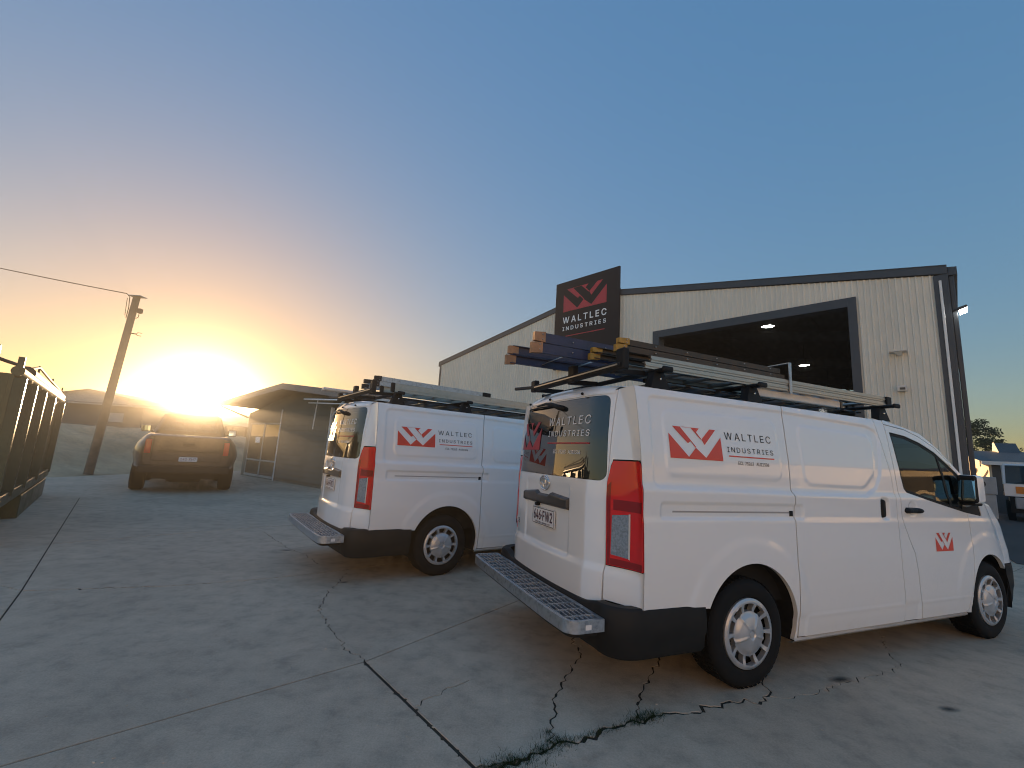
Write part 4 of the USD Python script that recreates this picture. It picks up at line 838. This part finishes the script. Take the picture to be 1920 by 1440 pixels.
def make_van(label, loc, rz, group):
    t = thing('work_van', label, 'van', loc, rz, group)
    H = .0125
    def both(name, mesh, mat, parent=None, smooth=True, mname=None):
        a = obj(name, mesh, mat, parent or t, smooth); b = obj(mname or name, mirror_y(mesh), mat, parent or t, smooth); return a, b
    # --- right side finely, left side coarser
    for side, h in ((-1, H), (1, .035)):
        f = (lambda m: m) if side < 0 else mirror_y
        q = obj('quarter_panel', f(panel(QUARTER, skin, h, .03)), 'van_white', t, True)
        sd = obj('sliding_door', f(panel(SLIDE, skin, h, .03)), 'van_white', t, True)
        obj('pillar', f(panel(BPIL, skin, h * 1.5, .03)), 'van_white', t, True)
        fd = obj('front_door', f(panel(FDOOR, skin, h, .03)), 'van_white', t, True)
        fe = obj('front_fender', f(panel(FENDER, skin, h, .03)), 'van_white', t, True)
        # sill under the doors
        sill = [(-.0, .262), (.004, .245), (-.02, .225), (-.06, .215)]
        x0, x1 = .475, 2.83; v = []
        for x in (x0, x1):
            for dy, z in sill: v.append((x, -(.927 + dy), z))
        obj('sill', f(cat([tm(v, [(k, k + 1, k + 5, k + 4) for k in range(3)]), tm(v, [(k + 4, k + 5, k + 1, k) for k in range(3)])])), 'van_white', t, False)
        # window: rubber surround, division bar, mirror corner, pane
        ring = DLO.difference(DLO.buffer(-.026))
        obj('window_seal', f(cat([panel(ring, skin, .02, .02, lift=-.006)])), 'black_plastic', fd, True)
        obj('window_bar', f(panel(Polygon([(2.600, 1.688), (2.625, 1.677), (2.700, 1.19), (2.66, 1.195)]), skin, .03, .012, lift=-.005)), 'black_plastic', fd, True)
        corner_tri = Polygon([(2.86, 1.15), (2.88, 1.30), (2.95, 1.36), (3.06, 1.33), (3.20, 1.13)]).intersection(DLO.buffer(-.002))
        obj('mirror_mount', f(panel(corner_tri, skin, .03, .02, lift=-.004)), 'black_plastic', fd, True)
        obj('pane', f(panel(DLO.buffer(-.018), skin, .04, 0, lift=-.009)), 'glass_side', fd, True)
        # handles
        def bump_mesh(poly, hh, rr, hgt, lift):
            def mp(u, v, w):
                d = sdist(poly, u, v); b = skin(u, v, 0 * u); b[:, 1] -= lift + hgt * np.sqrt(np.clip(1 - (1 - np.clip(d / rr, 0, 1)) ** 2, 0, 1)) + np.where(w < 0, w, 0); return b
            return panel(poly, mp, hh, .012)
        obj('door_handle', f(bump_mesh(rounded([(1.598, 1.098), (1.598, 1.250), (1.655, 1.250), (1.655, 1.098)], .024), .006, .02, .022, .002)), 'black_plastic', sd, True)
        obj('door_handle', f(bump_mesh(rounded([(1.905, 1.155), (1.93, 1.188), (2.14, 1.184), (2.172, 1.16), (2.14, 1.140), (1.94, 1.138)], .014), .006, .022, .028, .006)), 'black_plastic', fd, True)
        # sliding rail
        obj('sliding_rail', f(panel(rounded([(-.655, 1.128), (-.655, 1.139), (.455, 1.139), (.455, 1.128)], .003), skin, .03, .006, lift=.0005)), 'slot_grey', q, True)
        obj('rail_stop', f(panel(Polygon([(.455, 1.108), (.455, 1.146), (.490, 1.146), (.490, 1.108)]), skin, .02, .01, lift=.004)), 'gap_black', q, True)
        # quarter corner and tail lamp
        def cpoly(pts): return Polygon(pts)
        wc = lambda u, v, w: corner(u, v, w)
        obj('corner_panel', f(cat([panel(cpoly([(0, 1.315), (.0, 1.935), (1, 1.945), (1, 1.448), (.09, 1.446), (.04, 1.407)]), wc, .035, 0),])), 'van_white', t, True)
        obj('corner_panel', f(panel(cpoly([(0, .555), (0, .762), (1, .766), (1, .548)]), wc, .03, 0)), 'van_white', t, True)
        tl = obj('tail_lamp', f(panel(cpoly([(0.015, .770), (0.0, 1.295), (.05, 1.395), (.10, 1.436), (.90, 1.438), (.985, 1.415), (.985, .772)]), wc, .02, .03, lift=.010)), 'lens_red', t, True)
        obj('tail_lamp_trim', f(panel(cpoly([(0.0, .764), (0.0, 1.31), (.04, 1.405), (.09, 1.444), (1.0, 1.446), (1.0, .766)]), wc, .03, 0, lift=.002)), 'gap_black', t, True)
        obj('reversing_lens', f(panel(rounded([(.10, .838), (.12, 1.085), (.50, 1.100), (.50, .830)], .012), wc, .02, .01, lift=.0125)), 'lens_clear', tl, True)
        obj('lens_frame', f(panel(cpoly([(.505, .828), (.505, 1.102), (.545, 1.104), (.545, .826)]), wc, .02, .01, lift=.0135)), 'pvc', tl, True)
        obj('lens_band', f(panel(cpoly([(.14, 1.118), (.14, 1.185), (.97, 1.185), (.97, 1.118)]), wc, .02, .0, lift=.0112)), 'lens_dark_red', tl, True)
        obj('lens_rim', f(panel(cpoly([(.03, .775), (.01, 1.27), (.085, 1.30), (.085, .775)]), wc, .02, .0, lift=.0112)), 'lens_dark_red', tl, True)
        obj('lens_rim', f(panel(cpoly([(.09, .775), (.09, .815), (.97, .815), (.97, .775)]), wc, .02, .0, lift=.0112)), 'lens_dark_red', tl, True)
        # wheels, wells, head lamp, mirror
        wheel(t, 0.0, side); wheel(t, 3.21, side)
        for cx in (.045, 3.235):
            well = []
            a = np.linspace(-.25, np.pi + .25, 26); rr = .455
            p0 = np.stack([cx + rr * np.cos(a), np.full(26, -.925), .35 + rr * np.sin(a)], 1); p1 = p0.copy(); p1[:, 1] = -.60
            k = np.arange(25); well.append(tm(np.vstack([p0, p1]), np.stack([k, k + 1, k + 27, k + 26], 1)))
            c = np.vstack([p1, [[cx, -.60, .2]]]); well.append(tm(c, np.stack([k, k + 1, np.full(25, 26)], 1)))
            obj('wheel_well', f(cat(well)), 'gap_black', t, False)
        hl = Polygon([(3.62, .80), (3.64, 1.0), (3.86, .93), (3.95, .80), (3.80, .74)])
        obj('head_lamp', f(panel(hl, skin, .04, 0, lift=.008)), 'lens_clear', t, True)
        mi = obj('door_mirror', f(cat([rbox(2.83, 2.985, -1.095, -.948, 1.245, 1.505, .035), bar((2.92, -.93, 1.22), (2.90, -1.02, 1.26), .07, .05)])), 'van_white', t, 40)
        obj('mirror_back', f(rbox(2.818, 2.86, -1.091, -.952, 1.250, 1.500, .020)), 'black_plastic', mi, 40)
        obj('mirror_glass', f(hull([(x + (.026 if z > 1.3 else 0), y, z) for x in (2.796, 2.815) for y, z in ((-1.075, 1.268), (-.972, 1.268), (-1.060, 1.485), (-.985, 1.485), (-1.083, 1.29), (-.964, 1.29), (-1.083, 1.46), (-.964, 1.46))])), 'mirror_glass', mi)
        obj('mirror_foot', f(rbox(2.84, 2.99, -1.06, -.955, 1.222, 1.255, .014)), 'black_plastic', mi, 40)
    # --- roof, nose, windscreen
    xs, ts = np.linspace(-.935, 1.90, 60), np.linspace(-1, 1, 41)
    X, T = np.meshgrid(xs, ts, indexing='ij'); back = sstep(-.935, -.86, X)
    X = X + .0 * T; Xr = np.where(X < -.80, np.maximum(X, rearx(T * .857, 1.945) + .012), X)
    Zr = 1.944 + .052 * (1 - np.abs(T) ** 2.4) * (.35 + .65 * back)
    idx = np.arange(60 * 41).reshape(60, 41); q = np.stack([idx[:-1, :-1], idx[1:, :-1], idx[1:, 1:], idx[:-1, 1:]], -1).reshape(-1, 4)
    obj('roof', tm(np.stack([Xr, T * .857, Zr], -1).reshape(-1, 3), q), 'van_white', t, True)
    rows_w = [(1.88, 1.944, 2.06, 1.985, 2.4), (2.096, 1.918, 2.30, 1.95, 2.2), (2.426, 1.858, 2.66, 1.885, 2.1), (2.662, 1.730, 2.97, 1.735, 2.0), (2.964, 1.500, 3.36, 1.48, 2.0), (3.20, 1.340, 3.62, 1.27, 2.0)]
    rows_h = [(3.20, 1.340, 3.62, 1.27, 2.0), (3.305, 1.280, 3.75, 1.235, 2.2), (3.42, 1.195, 3.93, 1.17, 2.4), (3.53, 1.085, 4.07, 1.07, 2.5)]
    rows_f = [(3.53, 1.085, 4.07, 1.07, 2.5), (3.60, .95, 4.13, .95, 2.5), (3.60, .66, 4.165, .66, 2.5)]
    rows_b = [(3.585, .655, 4.17, .655, 2.6), (3.66, .56, 4.19, .56, 2.8), (3.665, .40, 4.18, .40, 2.8), (3.65, .29, 4.14, .27, 2.8), (3.62, .25, 4.05, .23, 2.8)]
    def loft(rows, n=49, out=0.0):
        tt = np.linspace(-1, 1, n); tt = np.sign(tt) * (1 - (1 - np.abs(tt)) ** 1.6); V = []
        for xe, ze, xf, zf, ex in rows:
            ye = float(-skin(np.array([xe]), np.array([ze]))[0, 1]) + out
            prof = (1 - np.abs(tt) ** ex) ** (1 / ex if ex > 2.3 else 1.0)
            V.append(np.stack([xe + (xf - xe) * prof, ye * tt, ze + (zf - ze) * prof], 1))
        V = np.array(V); i = np.arange(len(rows) * n).reshape(len(rows), n)
        return tm(V.reshape(-1, 3), np.stack([i[:-1, :-1], i[:-1, 1:], i[1:, 1:], i[1:, :-1]], -1).reshape(-1, 4)[:, ::-1])
    def fine(rows, k=5):
        a = np.array(rows); s = np.linspace(0, len(a) - 1, (len(a) - 1) * k + 1); return [tuple(np.interp(s_, np.arange(len(a)), a[:, c]) for c in range(5)) for s_ in s]
    obj('windscreen', loft(fine(rows_w[1:])), 'glass_front', t, True)
    obj('roof_front', loft(fine(rows_w[:2])), 'van_white', t, True)
    obj('bonnet', loft(fine(rows_h)), 'van_white', t, True)
    obj('nose_panel', loft(fine(rows_f)), 'van_white', t, True)
    obj('front_bumper', loft(fine(rows_b)), 'black_plastic', t, True)
    obj('grille', bx(4.10, 4.175, -.55, .55, .70, .90, .01), 'black_gloss', t)
    # --- rear door
    GL = rounded([(-.702, 1.300), (-.672, 1.892), (.672, 1.892), (.702, 1.300)], .05)
    door = Polygon([(-.700, .518), (-.709, .80), (-.709, 1.93), (.709, 1.93), (.709, .80), (.700, .518)])
    rd = obj('rear_door', panel(door.difference(GL.buffer(.003)), rear, .0125, .03), 'van_white', t, True)
    obj('rear_glass', panel(GL, rear, .04, .006, lift=-.002), 'glass_rear', rd, True)
    obj('glass_border', panel(GL.buffer(-.002).difference(rounded([(-.58, 1.37), (-.55, 1.84), (.55, 1.84), (.58, 1.37)], .09)), rear, .03, 0, lift=-.006), 'black_gloss', rd, True)
    # spoiler lip with high stop lamp
    lip = []
    for u in np.linspace(-.70, .70, 25): lip.append(u)
    lip = np.array(lip); zt = 1.944 + .045 * (1 - np.abs(lip / .857) ** 2.4); zb = np.full(25, 1.885)
    P0 = rear(lip, np.full(25, 1.905), np.full(25, .006)); P1 = rear(lip, np.full(25, 1.930), np.full(25, .010)); P2_ = P1.copy(); P2_[:, 2] = zt; P2_[:, 0] += .05
    P3 = P2_.copy(); P3[:, 0] += .06; k = np.arange(24)
    V = np.vstack([P0, P1, P2_, P3]); F = np.vstack([np.stack([k + 25 * r, k + 1 + 25 * r, k + 26 + 25 * r, k + 25 + 25 * r], 1) for r in range(3)])
    obj('spoiler_lip', tm(V, F), 'van_white', rd, True)
    for u in (-.09, -.55, .40):
        obj('washer_jet', moved(trimesh.creation.icosphere(2, .011), *(rear(np.array([u]), np.array([1.925]), np.array([.018]))[0])), 'gap_black', rd, True)
    # handle garnish, badge, plate, name
    gar = rounded([(-.385, 1.062), (-.385, 1.140), (-.13, 1.168), (-.085, 1.146), (.075, 1.146), (.12, 1.168), (.37, 1.148), (.37, 1.062)], .012)
    def garmap(u, v, w):
        d = sdist(gar, u, v); b = rear(u, v, 0 * u); b[:, 0] -= .004 + .026 * np.sqrt(np.clip(1 - (1 - np.clip(d / .02, 0, 1)) ** 2, 0, 1)) + np.where(w < 0, w, 0); return b
    obj('tailgate_handle', panel(gar, garmap, .009, .02), 'garnish', rd, True)
    obj('reversing_camera', moved(rbox(-.02, .02, -.018, .018, -.012, .012, .008), *rear(np.array([-.10]), np.array([1.055]), np.array([.018]))[0]), 'black_plastic', rd, True)
    bz = 1.232
    obj('badge', cat([oval(0, bz, .078, .056, .0068, rear), oval(0, bz + .014, .054, .026, .0055, rear), oval(0, bz - .004, .023, .050, .0055, rear)]), 'chrome', rd, True)
    pl = obj('number_plate', panel(rounded([(-.186, .899), (-.186, 1.033), (.186, 1.033), (.186, .899)], .010), lambda u, v, w: rear(u, v, w + .004 - .0), .05, .01, lift=.014), 'plate_white', t, True)
    frame = rounded([(-.183, .902), (-.183, 1.030), (.183, 1.030), (.183, .902)], .009)
    obj('plate_border', panel(frame.difference(frame.buffer(-.005)), rear, .03, 0, lift=.0192), 'decal_black', pl, True)
    obj('plate_number', on_skin(text_uv('646\u00b7FW2', .072, .318, .16, True), rear, -.159, .938, .0192), 'plate_maroon', pl)
    obj('plate_legend', on_skin(text_uv('QUEENSLAND - SUNSHINE STATE', .011, .25, .25), rear, -.125, .912, .0192), 'plate_maroon', pl)
    obj('name_badge', on_skin(text_uv('HIACE', .040, .19, .25, True, .004), rear, -.685, .845, .002), 'chrome', rd)
    # writing on the rear glass
    obj('emblem', on_skin(logo_mesh(.475, .245, step=.03), rear, -.650, 1.495, .0020), 'sign_red', rd)
    obj('lettering', on_skin(text_uv('WALTLEC', .063, .585, .40), rear, -.050, 1.694, .0020), 'decal_white', rd)
    obj('lettering', on_skin(text_uv('INDUSTRIES', .046, .570, .45), rear, -.030, 1.603, .0020), 'decal_white', rd)
    obj('lettering', on_skin(text_uv('ECL 75263  AU21306', .028, .375, .18), rear, .085, 1.470, .0020), 'decal_white', rd)
    obj('underline', panel(Polygon([(-.03, 1.545), (-.03, 1.556), (.55, 1.556), (.55, 1.545)]), rear, .05, 0, lift=.0024), 'sign_red', rd)
    # wiper
    rp = lambda u, z, w: rear(np.array([u]), np.array([z]), np.array([w]))[0]
    obj('wiper', cat([tube([rp(.135, 1.832, -.005), rp(.128, 1.838, .035), rp(.02, 1.868, .045), rp(-.10, 1.885, .042), rp(-.30, 1.880, .03)], [.024, .022, .016, .013, .007], 8), tube([rp(-.02, 1.862, .014), rp(-.25, 1.866, .020), rp(-.50, 1.868, .012), rp(-.53, 1.862, .010)], .0075, 6)]), 'black_plastic', rd, True)
    # --- side graphics (right side)
    qp = t
    obj('emblem', on_skin(logo_mesh(.474, .216, step=.02), skin, -.655, 1.478, .0015), 'decal_red', qp, True)
    obj('lettering', on_skin(text_uv('WALTLEC', .052, .475, .40), skin, -.140, 1.634, .0012), 'decal_black', qp)
    obj('lettering', on_skin(text_uv('INDUSTRIES', .036, .470, .45), skin, -.128, 1.546, .0012), 'decal_black', qp)
    obj('lettering', on_skin(text_uv('ECL 75263  AU21306', .024, .315, .18), skin, -.035, 1.460, .0012), 'decal_black', qp)
    obj('underline', panel(Polygon([(-.120, 1.513), (-.120, 1.522), (.345, 1.522), (.345, 1.513)]), skin, .05, 0, lift=.0015), 'decal_red', qp)
    obj('emblem', on_skin(logo_mesh(.282, .158, step=.02), skin, 2.332, .814, .0015), 'decal_red', qp, True)
    # --- rear bumper: side, corner and rear outline swept through heights
    def outline(off):
        pts = [(-.40, .955 + off), (-.86, .958 + off)]
        for a in np.linspace(0, np.pi / 2, 9)[1:]:
            pts.append((-.86 - (.235 + off) * math.sin(a) ** .85, .75 + (.208 + off) * math.cos(a) ** .85))
        for y in np.linspace(.70, 0, 8): pts.append((-1.118 - off + .030 * (y / .75) ** 2, y))
        right = [(x, -y) for x, y in pts]; left = [(x, y) for x, y in pts[::-1]][1:]
        return right + left
    levels = [(.562, -.07), (.566, -.005), (.548, .012), (.47, .022), (.40, .018), (.37, .004), (.30, -.004), (.268, -.03), (.262, -.12)]
    L = [np.c_[np.array(outline(o)), z - .040 * (1 - sstep(.64, .76, np.abs(np.array(outline(o))[:, 1]))) * (np.array(outline(o))[:, 0] < -.9) * (z > .45)] for z, o in levels]; n = len(L[0]); V = np.vstack(L); k = np.arange(n - 1)
    obj('rear_bumper', tm(V, np.vstack([np.stack([k + r * n, k + 1 + r * n, k + 1 + (r + 1) * n, k + (r + 1) * n], 1) for r in range(len(levels) - 1)])), 'black_plastic', t, 40)
    # --- rear step of bar grating
    st = Polygon([(-1.115, -.885), (-1.115, .885), (-1.36, .885), (-1.375, .6), (-1.378, 0), (-1.375, -.6), (-1.36, -.885)]).buffer(-.085, quad_segs=8).buffer(.085, quad_segs=8)
    st = st.union(Polygon([(-1.115, -.885), (-1.115, .885), (-1.22, .885), (-1.22, -.885)]))
    rim = st.difference(st.buffer(-.022, join_style='mitre'))
    s_ = obj('rear_step', prism(rim, .432, .502, 'z'), 'galvanised', t)
    obj('step_skirt', prism(st.buffer(-.03).difference(st.buffer(-.10)), .405, .431, 'z'), 'black_plastic', s_)
    inner = st.buffer(-.020); bars = []
    for x in np.linspace(-1.340, -1.140, 7):
        g = inner.intersection(LineString([(x, -1), (x, 1)]))
        if g.length > .1: (x_, y0), (_, y1) = list(g.coords)[0], list(g.coords)[-1]; bars.append(bx(x - .0030, x + .0030, min(y0, y1), max(y0, y1), .474, .5012))
    obj('grating', cat(bars), 'galvanised', s_)
    bars = []
    for y in np.linspace(-.80, .80, 15):
        g = inner.intersection(LineString([(-1.5, y), (-1.0, y)]))
        if g.length > .05: xs_ = [c[0] for c in g.coords]; bars.append(bx(min(xs_), max(xs_), y - .0045, y + .0045, .480, .5045))
    obj('grating', cat(bars), 'galvanised', s_)
    [obj('step_bracket', bx(-1.30, -.80, y - .03, y + .03, .39, .43), 'black_plastic', s_) for y in (-.5, .5)]
    obj('step_label', bx(-1.245, -1.205, -.8858, -.8850, .450, .478), 'plate_white', s_)
    # --- dark inside, underbody
    obj('inner_shell', cat([bx(-.82, 1.70, -.85, .85, .50, 1.22), hull([(x, y, z) for x in (-.78, 1.72) for y, z in ((-.83, 1.22), (.83, 1.22), (-.77, 1.89), (.77, 1.89))]), bx(1.70, 2.85, -.88, .88, .30, .98), bx(-.95, 3.9, -.52, .52, .26, .62), bx(.56, 2.72, -.88, .88, .24, .52), bx(3.0, 3.55, -.58, .58, .30, 1.02)]), 'gap_black', t)
    obj('seat', cat([rbox(1.95, 2.45, -.72, -.22, .98, 1.12, .05), hull([(1.86, y, z) for y in (-.70, -.24) for z in (1.05, 1.48)] + [(2.02, y, z) for y in (-.70, -.24) for z in (1.05,)] + [(1.93, y, 1.48) for y in (-.68, -.26)]), rbox(1.85, 1.94, -.58, -.36, 1.50, 1.67, .035)]), 'seat_cloth', t, 40)
    obj('seat', cat([rbox(1.95, 2.45, .10, .72, .98, 1.12, .05), hull([(1.86, y, z) for y in (.12, .70) for z in (1.05, 1.45)] + [(2.02, y, z) for y in (.12, .70) for z in (1.05,)] + [(1.93, y, 1.45) for y in (.14, .68)]), rbox(1.85, 1.94, .36, .58, 1.48, 1.65, .035)]), 'seat_cloth', t, 40)
    obj('dashboard', hull([(x, y, z) for y in (-.84, .84) for x, z in ((2.72, .98), (2.70, 1.16), (2.85, 1.22), (3.35, 1.17), (3.35, .98))]), 'seat_cloth', t)
    a = np.linspace(0, 2 * np.pi, 33); obj('steering_wheel', tube(np.stack([2.60 - .10 * np.sin(a) * .8, -.42 + .185 * np.cos(a), 1.20 + .165 * np.sin(a)], 1), .014, 8, False), 'black_plastic', t, True)
    obj('interior_mirror', rbox(2.62, 2.66, -.13, .13, 1.60, 1.68, .018), 'black_plastic', t, 40)
    # --- roof bars on feet, rear loading bar
    def aero(x, w_): 
        a_ = np.linspace(0, 2 * np.pi, 17)[:-1]; sec = Polygon([(x + .040 * math.cos(q_), 2.080 + .016 * math.sin(q_)) for q_ in a_]); return prism(sec, -w_, w_, 'y')
    for x, w_ in ((-.66, .90), (.27, .90), (1.96, .93)):
        rb = obj('roof_bar', aero(x, w_), 'black_plastic', t, 30)
        for s in (-1, 1):
            ft = hull([(x - .085, s * .845, 1.948), (x + .085, s * .845, 1.948), (x - .085, s * .78, 1.972), (x + .085, s * .78, 1.972), (x - .04, s * .83, 2.072), (x + .04, s * .83, 2.072), (x - .04, s * .76, 2.072), (x + .04, s * .76, 2.072)])
            obj('bar_foot', ft, 'black_plastic', rb)
            obj('foot_bolt', moved(trimesh.creation.icosphere(1, .010), x, s * .842, 2.02), 'chrome', rb)
            obj('bar_end', rbox(x - .045, x + .045, min(s * w_, s * (w_ + .025)), max(s * w_, s * (w_ + .025)), 2.060, 2.100, .012), 'black_plastic', rb, 40)
    ld = obj('loading_bar', tube([(-.965, -.83, 2.085), (-.965, .56, 2.085)], .032, 14), 'black_plastic', t, 40)
    obj('bar_strip', bx(-1.000, -.992, -.80, .50, 2.082, 2.092), 'aluminium', ld)
    [obj('bar_support', bar((-.965, y, 2.06), (-.70, y, 2.075), .05, .035), 'black_plastic', ld) for y in (-.70, -.10, .48)]
    [obj('bar_stop', bx(-.99, -.94, y - .045, y + .045, 2.05, z_, .008), 'black_plastic', ld) for y, z_ in ((-.815, 2.20), (-.16, 2.19), (.55, 2.16))]
    obj('bar_arm', bar((-.97, .60, 2.10), (-1.02, .90, 2.115), .03, .03, c=.006), 'steel_dark', ld)
    [obj('roof_slat', bx(x, x + .26, -.70, .70, 2.022, 2.034, .003), 'black_gloss', t) for x in np.arange(-.55, 1.80, .31)]
    [obj('tray_rail', bar((-.62, y, 2.045), (1.92, y, 2.045), .03, .03), 'black_plastic', t) for y in (-.62, 0, .62)]
    return t

# ------------------------------------------------------------------ vans and their roof loads
V1, V2 = ((1.327, 4.028, 0), .391), ((-1.28, 6.17, 0), .625)
van1 = make_van('white panel van nearest the camera, its rear window, plate and side lettering in full view', V1[0], V1[1], None)
copy_thing(van1, 'white panel van parked second, at an angle behind and left of the nearest van', 'van', V2[0], V2[1])
tag(van1, cat='van')

def stepladder(name, label, base, pose, x0, L, yn, yf, zb, rail, foot, mat_top=None, taper=.0, hgt=.070, group=None, steps=True):
    """A folded stepladder lying along the van: two stacked channels a side, feet, treads."""
    t = thing(name, label, 'ladder', base, pose)
    if group: tag(t, group=group)
    def chan(y, side, z0, x0_, x1_, h):
        s = side; y2 = y + s * taper
        m = cat([bar((x0_, y, z0 + h / 2), (x1_, y2, z0 + h / 2), .005, h), bar((x0_, y + s * .013, z0 + .003), (x1_, y2 + s * .013, z0 + .003), .028, .005), bar((x0_, y + s * .013, z0 + h - .003), (x1_, y2 + s * .013, z0 + h - .003), .028, .005)]); return m
    for y, s in ((yn, 1), (yf, -1)):
        for k, z in enumerate((zb, zb + hgt + .006)):
            rl = obj('rail', chan(y, s, z, x0 + .02 * k, x0 + L - .05 * k, hgt), rail, t)
            obj('foot', hull([(x0 + .02 * k + a, y + b, zz_) for a, b, zz_ in ((-.035, -.018, z + .004 if k else z - .012), (-.035, .018, z + .004 if k else z - .012), (.055, -.018, z - .002), (.055, .018, z - .002), (-.035, -.018, z + hgt * .92), (-.035, .018, z + hgt * .92), (.055, -.018, z + hgt + .003), (.055, .018, z + hgt + .003))]), foot, rl)
            obj('rivet', cat([moved(trimesh.creation.icosphere(1, .006), x0 + .02 * k + .03, y - s * .019, z + hgt * q) for q in (.25, .75)] + [moved(trimesh.creation.icosphere(1, .006), x0 + x_, y - s * .004, z + hgt * .5) for x_ in np.arange(.32, L - .1, .30)]), 'aluminium', rl)
    if steps:
        for x_ in np.arange(.30, L - .12, .29):
            ty = taper * x_ / L; obj('tread', hull([(x0 + x_ + a, y, z) for y in (yn + ty + .006, yf - ty - .006) for a, z in ((0, zb + .020), (.075, zb + .062), (.0, zb + .025), (.072, zb + .066))]), 'aluminium', t)
        obj('spreader', cat([bar((x0 + .35, yn + .02, zb + hgt + .003), (x0 + 1.0, yn + .05, zb + hgt + .02), .004, .018)]), 'aluminium', t)
        obj('top_cap', rbox(x0 + L - .12, x0 + L + .03, min(yn, yf) + taper - .01, max(yn, yf) - taper + .01, zb - .004, zb + 2 * hgt + .01, .012), 'black_plastic', t, smooth=40)
    return t
stepladder('step_ladder', 'blue fibreglass stepladder with tan rubber feet overhanging the nearest van', V1[0], V1[1], -1.42, 2.35, -.37, .13, 2.200, 'fibre_blue', 'rubber_orange', taper=.05, hgt=.075)
stepladder('step_ladder', 'brown fibreglass stepladder with yellow feet on top of the aluminium ladder', V1[0], V1[1], -.95, 1.72, -.755, -.425, 2.203, 'fibre_brown', 'rubber_yellow', taper=.02, hgt=.042, steps=False)
al = thing('extension_ladder', 'long silver aluminium extension ladder along the right of the nearest van roof', 'ladder', V1[0], V1[1])
for y, s in ((-.775, 1), (-.425, -1)):
    for z in (2.100, 2.150):
        obj('stile', cat([bx(-.74 + (z - 2.1), 2.14, y - .004, y + .004, z, z + .046), bx(-.74 + (z - 2.1), 2.14, min(y, y + s * .03), max(y, y + s * .03), z, z + .005), bx(-.74 + (z - 2.1), 2.14, min(y, y + s * .03), max(y, y + s * .03), z + .041, z + .046), bx(-.74 + (z - 2.1), 2.14, min(y, y - s * .010), max(y, y - s * .010), z + .017, z + .029)]), 'aluminium', al)
    obj('end_cap', rbox(2.12, 2.19, y - .022, y + .022, 2.096, 2.200, .008), 'black_plastic', al, smooth=40)
for x in np.arange(-.6, 2.1, .28): obj('rung', tube([(x, -.77, 2.122), (x, -.43, 2.122)], .015, 8), 'aluminium', al, smooth=40)
ck = thing('ladder_clamp', 'thin upright silver hooked clamp holding the ladders on the nearest van', 'clamp', V1[0], V1[1])
obj('hook', cat([bx(.755, .785, -.792, -.784, 2.08, 2.345), bx(.755, .785, -.783, -.40, 2.338, 2.345)]), 'galvanised', ck)
cd = thing('conduit_tube', 'pale square conduit tube lying under the ladder along the nearest van roof', 'tube', V1[0], V1[1])
obj('tube_body', bx(.34, 1.50, -.74, -.66, 2.036, 2.095, .006), 'pvc', cd); obj('tube_cap', bx(1.502, 1.53, -.745, -.655, 2.034, 2.097, .004), 'garnish', cd)
# loads on the second van
a2 = thing('extension_ladder', 'pale aluminium ladder along the right of the second van roof', 'ladder', V2[0], V2[1])
for y, s in ((-.76, 1), (-.38, -1)):
    obj('stile', cat([bx(-.70, 2.7, y - .004, y + .004, 2.105, 2.205), bx(-.70, 2.7, min(y, y + s * .03), max(y, y + s * .03), 2.105, 2.110), bx(-.70, 2.7, min(y, y + s * .03), max(y, y + s * .03), 2.200, 2.205), bx(-.70, 2.7, min(y, y - s * .009), max(y, y - s * .009), 2.14, 2.17)]), 'aluminium', a2)
for x in np.arange(-.55, 2.6, .28): obj('rung', tube([(x, -.755, 2.15), (x, -.385, 2.15)], .015, 8), 'aluminium', a2, smooth=40)
obj('end_cap', cat([rbox(-.735, -.69, y - .02, y + .02, 2.10, 2.21, .008) for y in (-.76, -.38)]), 'black_plastic', a2, smooth=40)
stepladder('step_ladder', 'grey blue stepladder tilted on top of the load of the second van', V2[0], V2[1], -.78, 1.75, -.30, .12, 2.215, 'galvanised', 'steel_dark', taper=.03, hgt=.060)
pp = thing('pipe_bundle', 'two thin pale pipes on the second van roof reaching out behind it', 'pipes', V2[0], V2[1])
for k, (y, z) in enumerate(((.30, 2.16), (.38, 2.16))): obj('pipe', tube([(-1.25, y, z), (2.0, y, z)], .022, 10), 'pvc', pp, smooth=40)

# ------------------------------------------------------------------ the dusty evening air
if HAZE > 0:
    MATS['haze'] = usdkit.material(stage, '/World/Looks/haze', {'v': ('principled_volume', {'color': (0.95, 0.91, 0.84), 'density': HAZE, 'anisotropy': HAZE_G}), 'w': ('principled_volume', {'color': (0.95, 0.91, 0.84), 'density': HAZE2, 'anisotropy': HAZE_G2}), 'a': ('add_closure', {})}, [('v.volume', 'a.closure1'), ('w.volume', 'a.closure2')], volume='a.closure')
    tag(obj('haze', bx(-1300, 1300, -1300, 1300, -2.0, 11.0), 'haze'), 'thin golden dusty evening haze filling the whole yard', 'haze', kind='stuff')
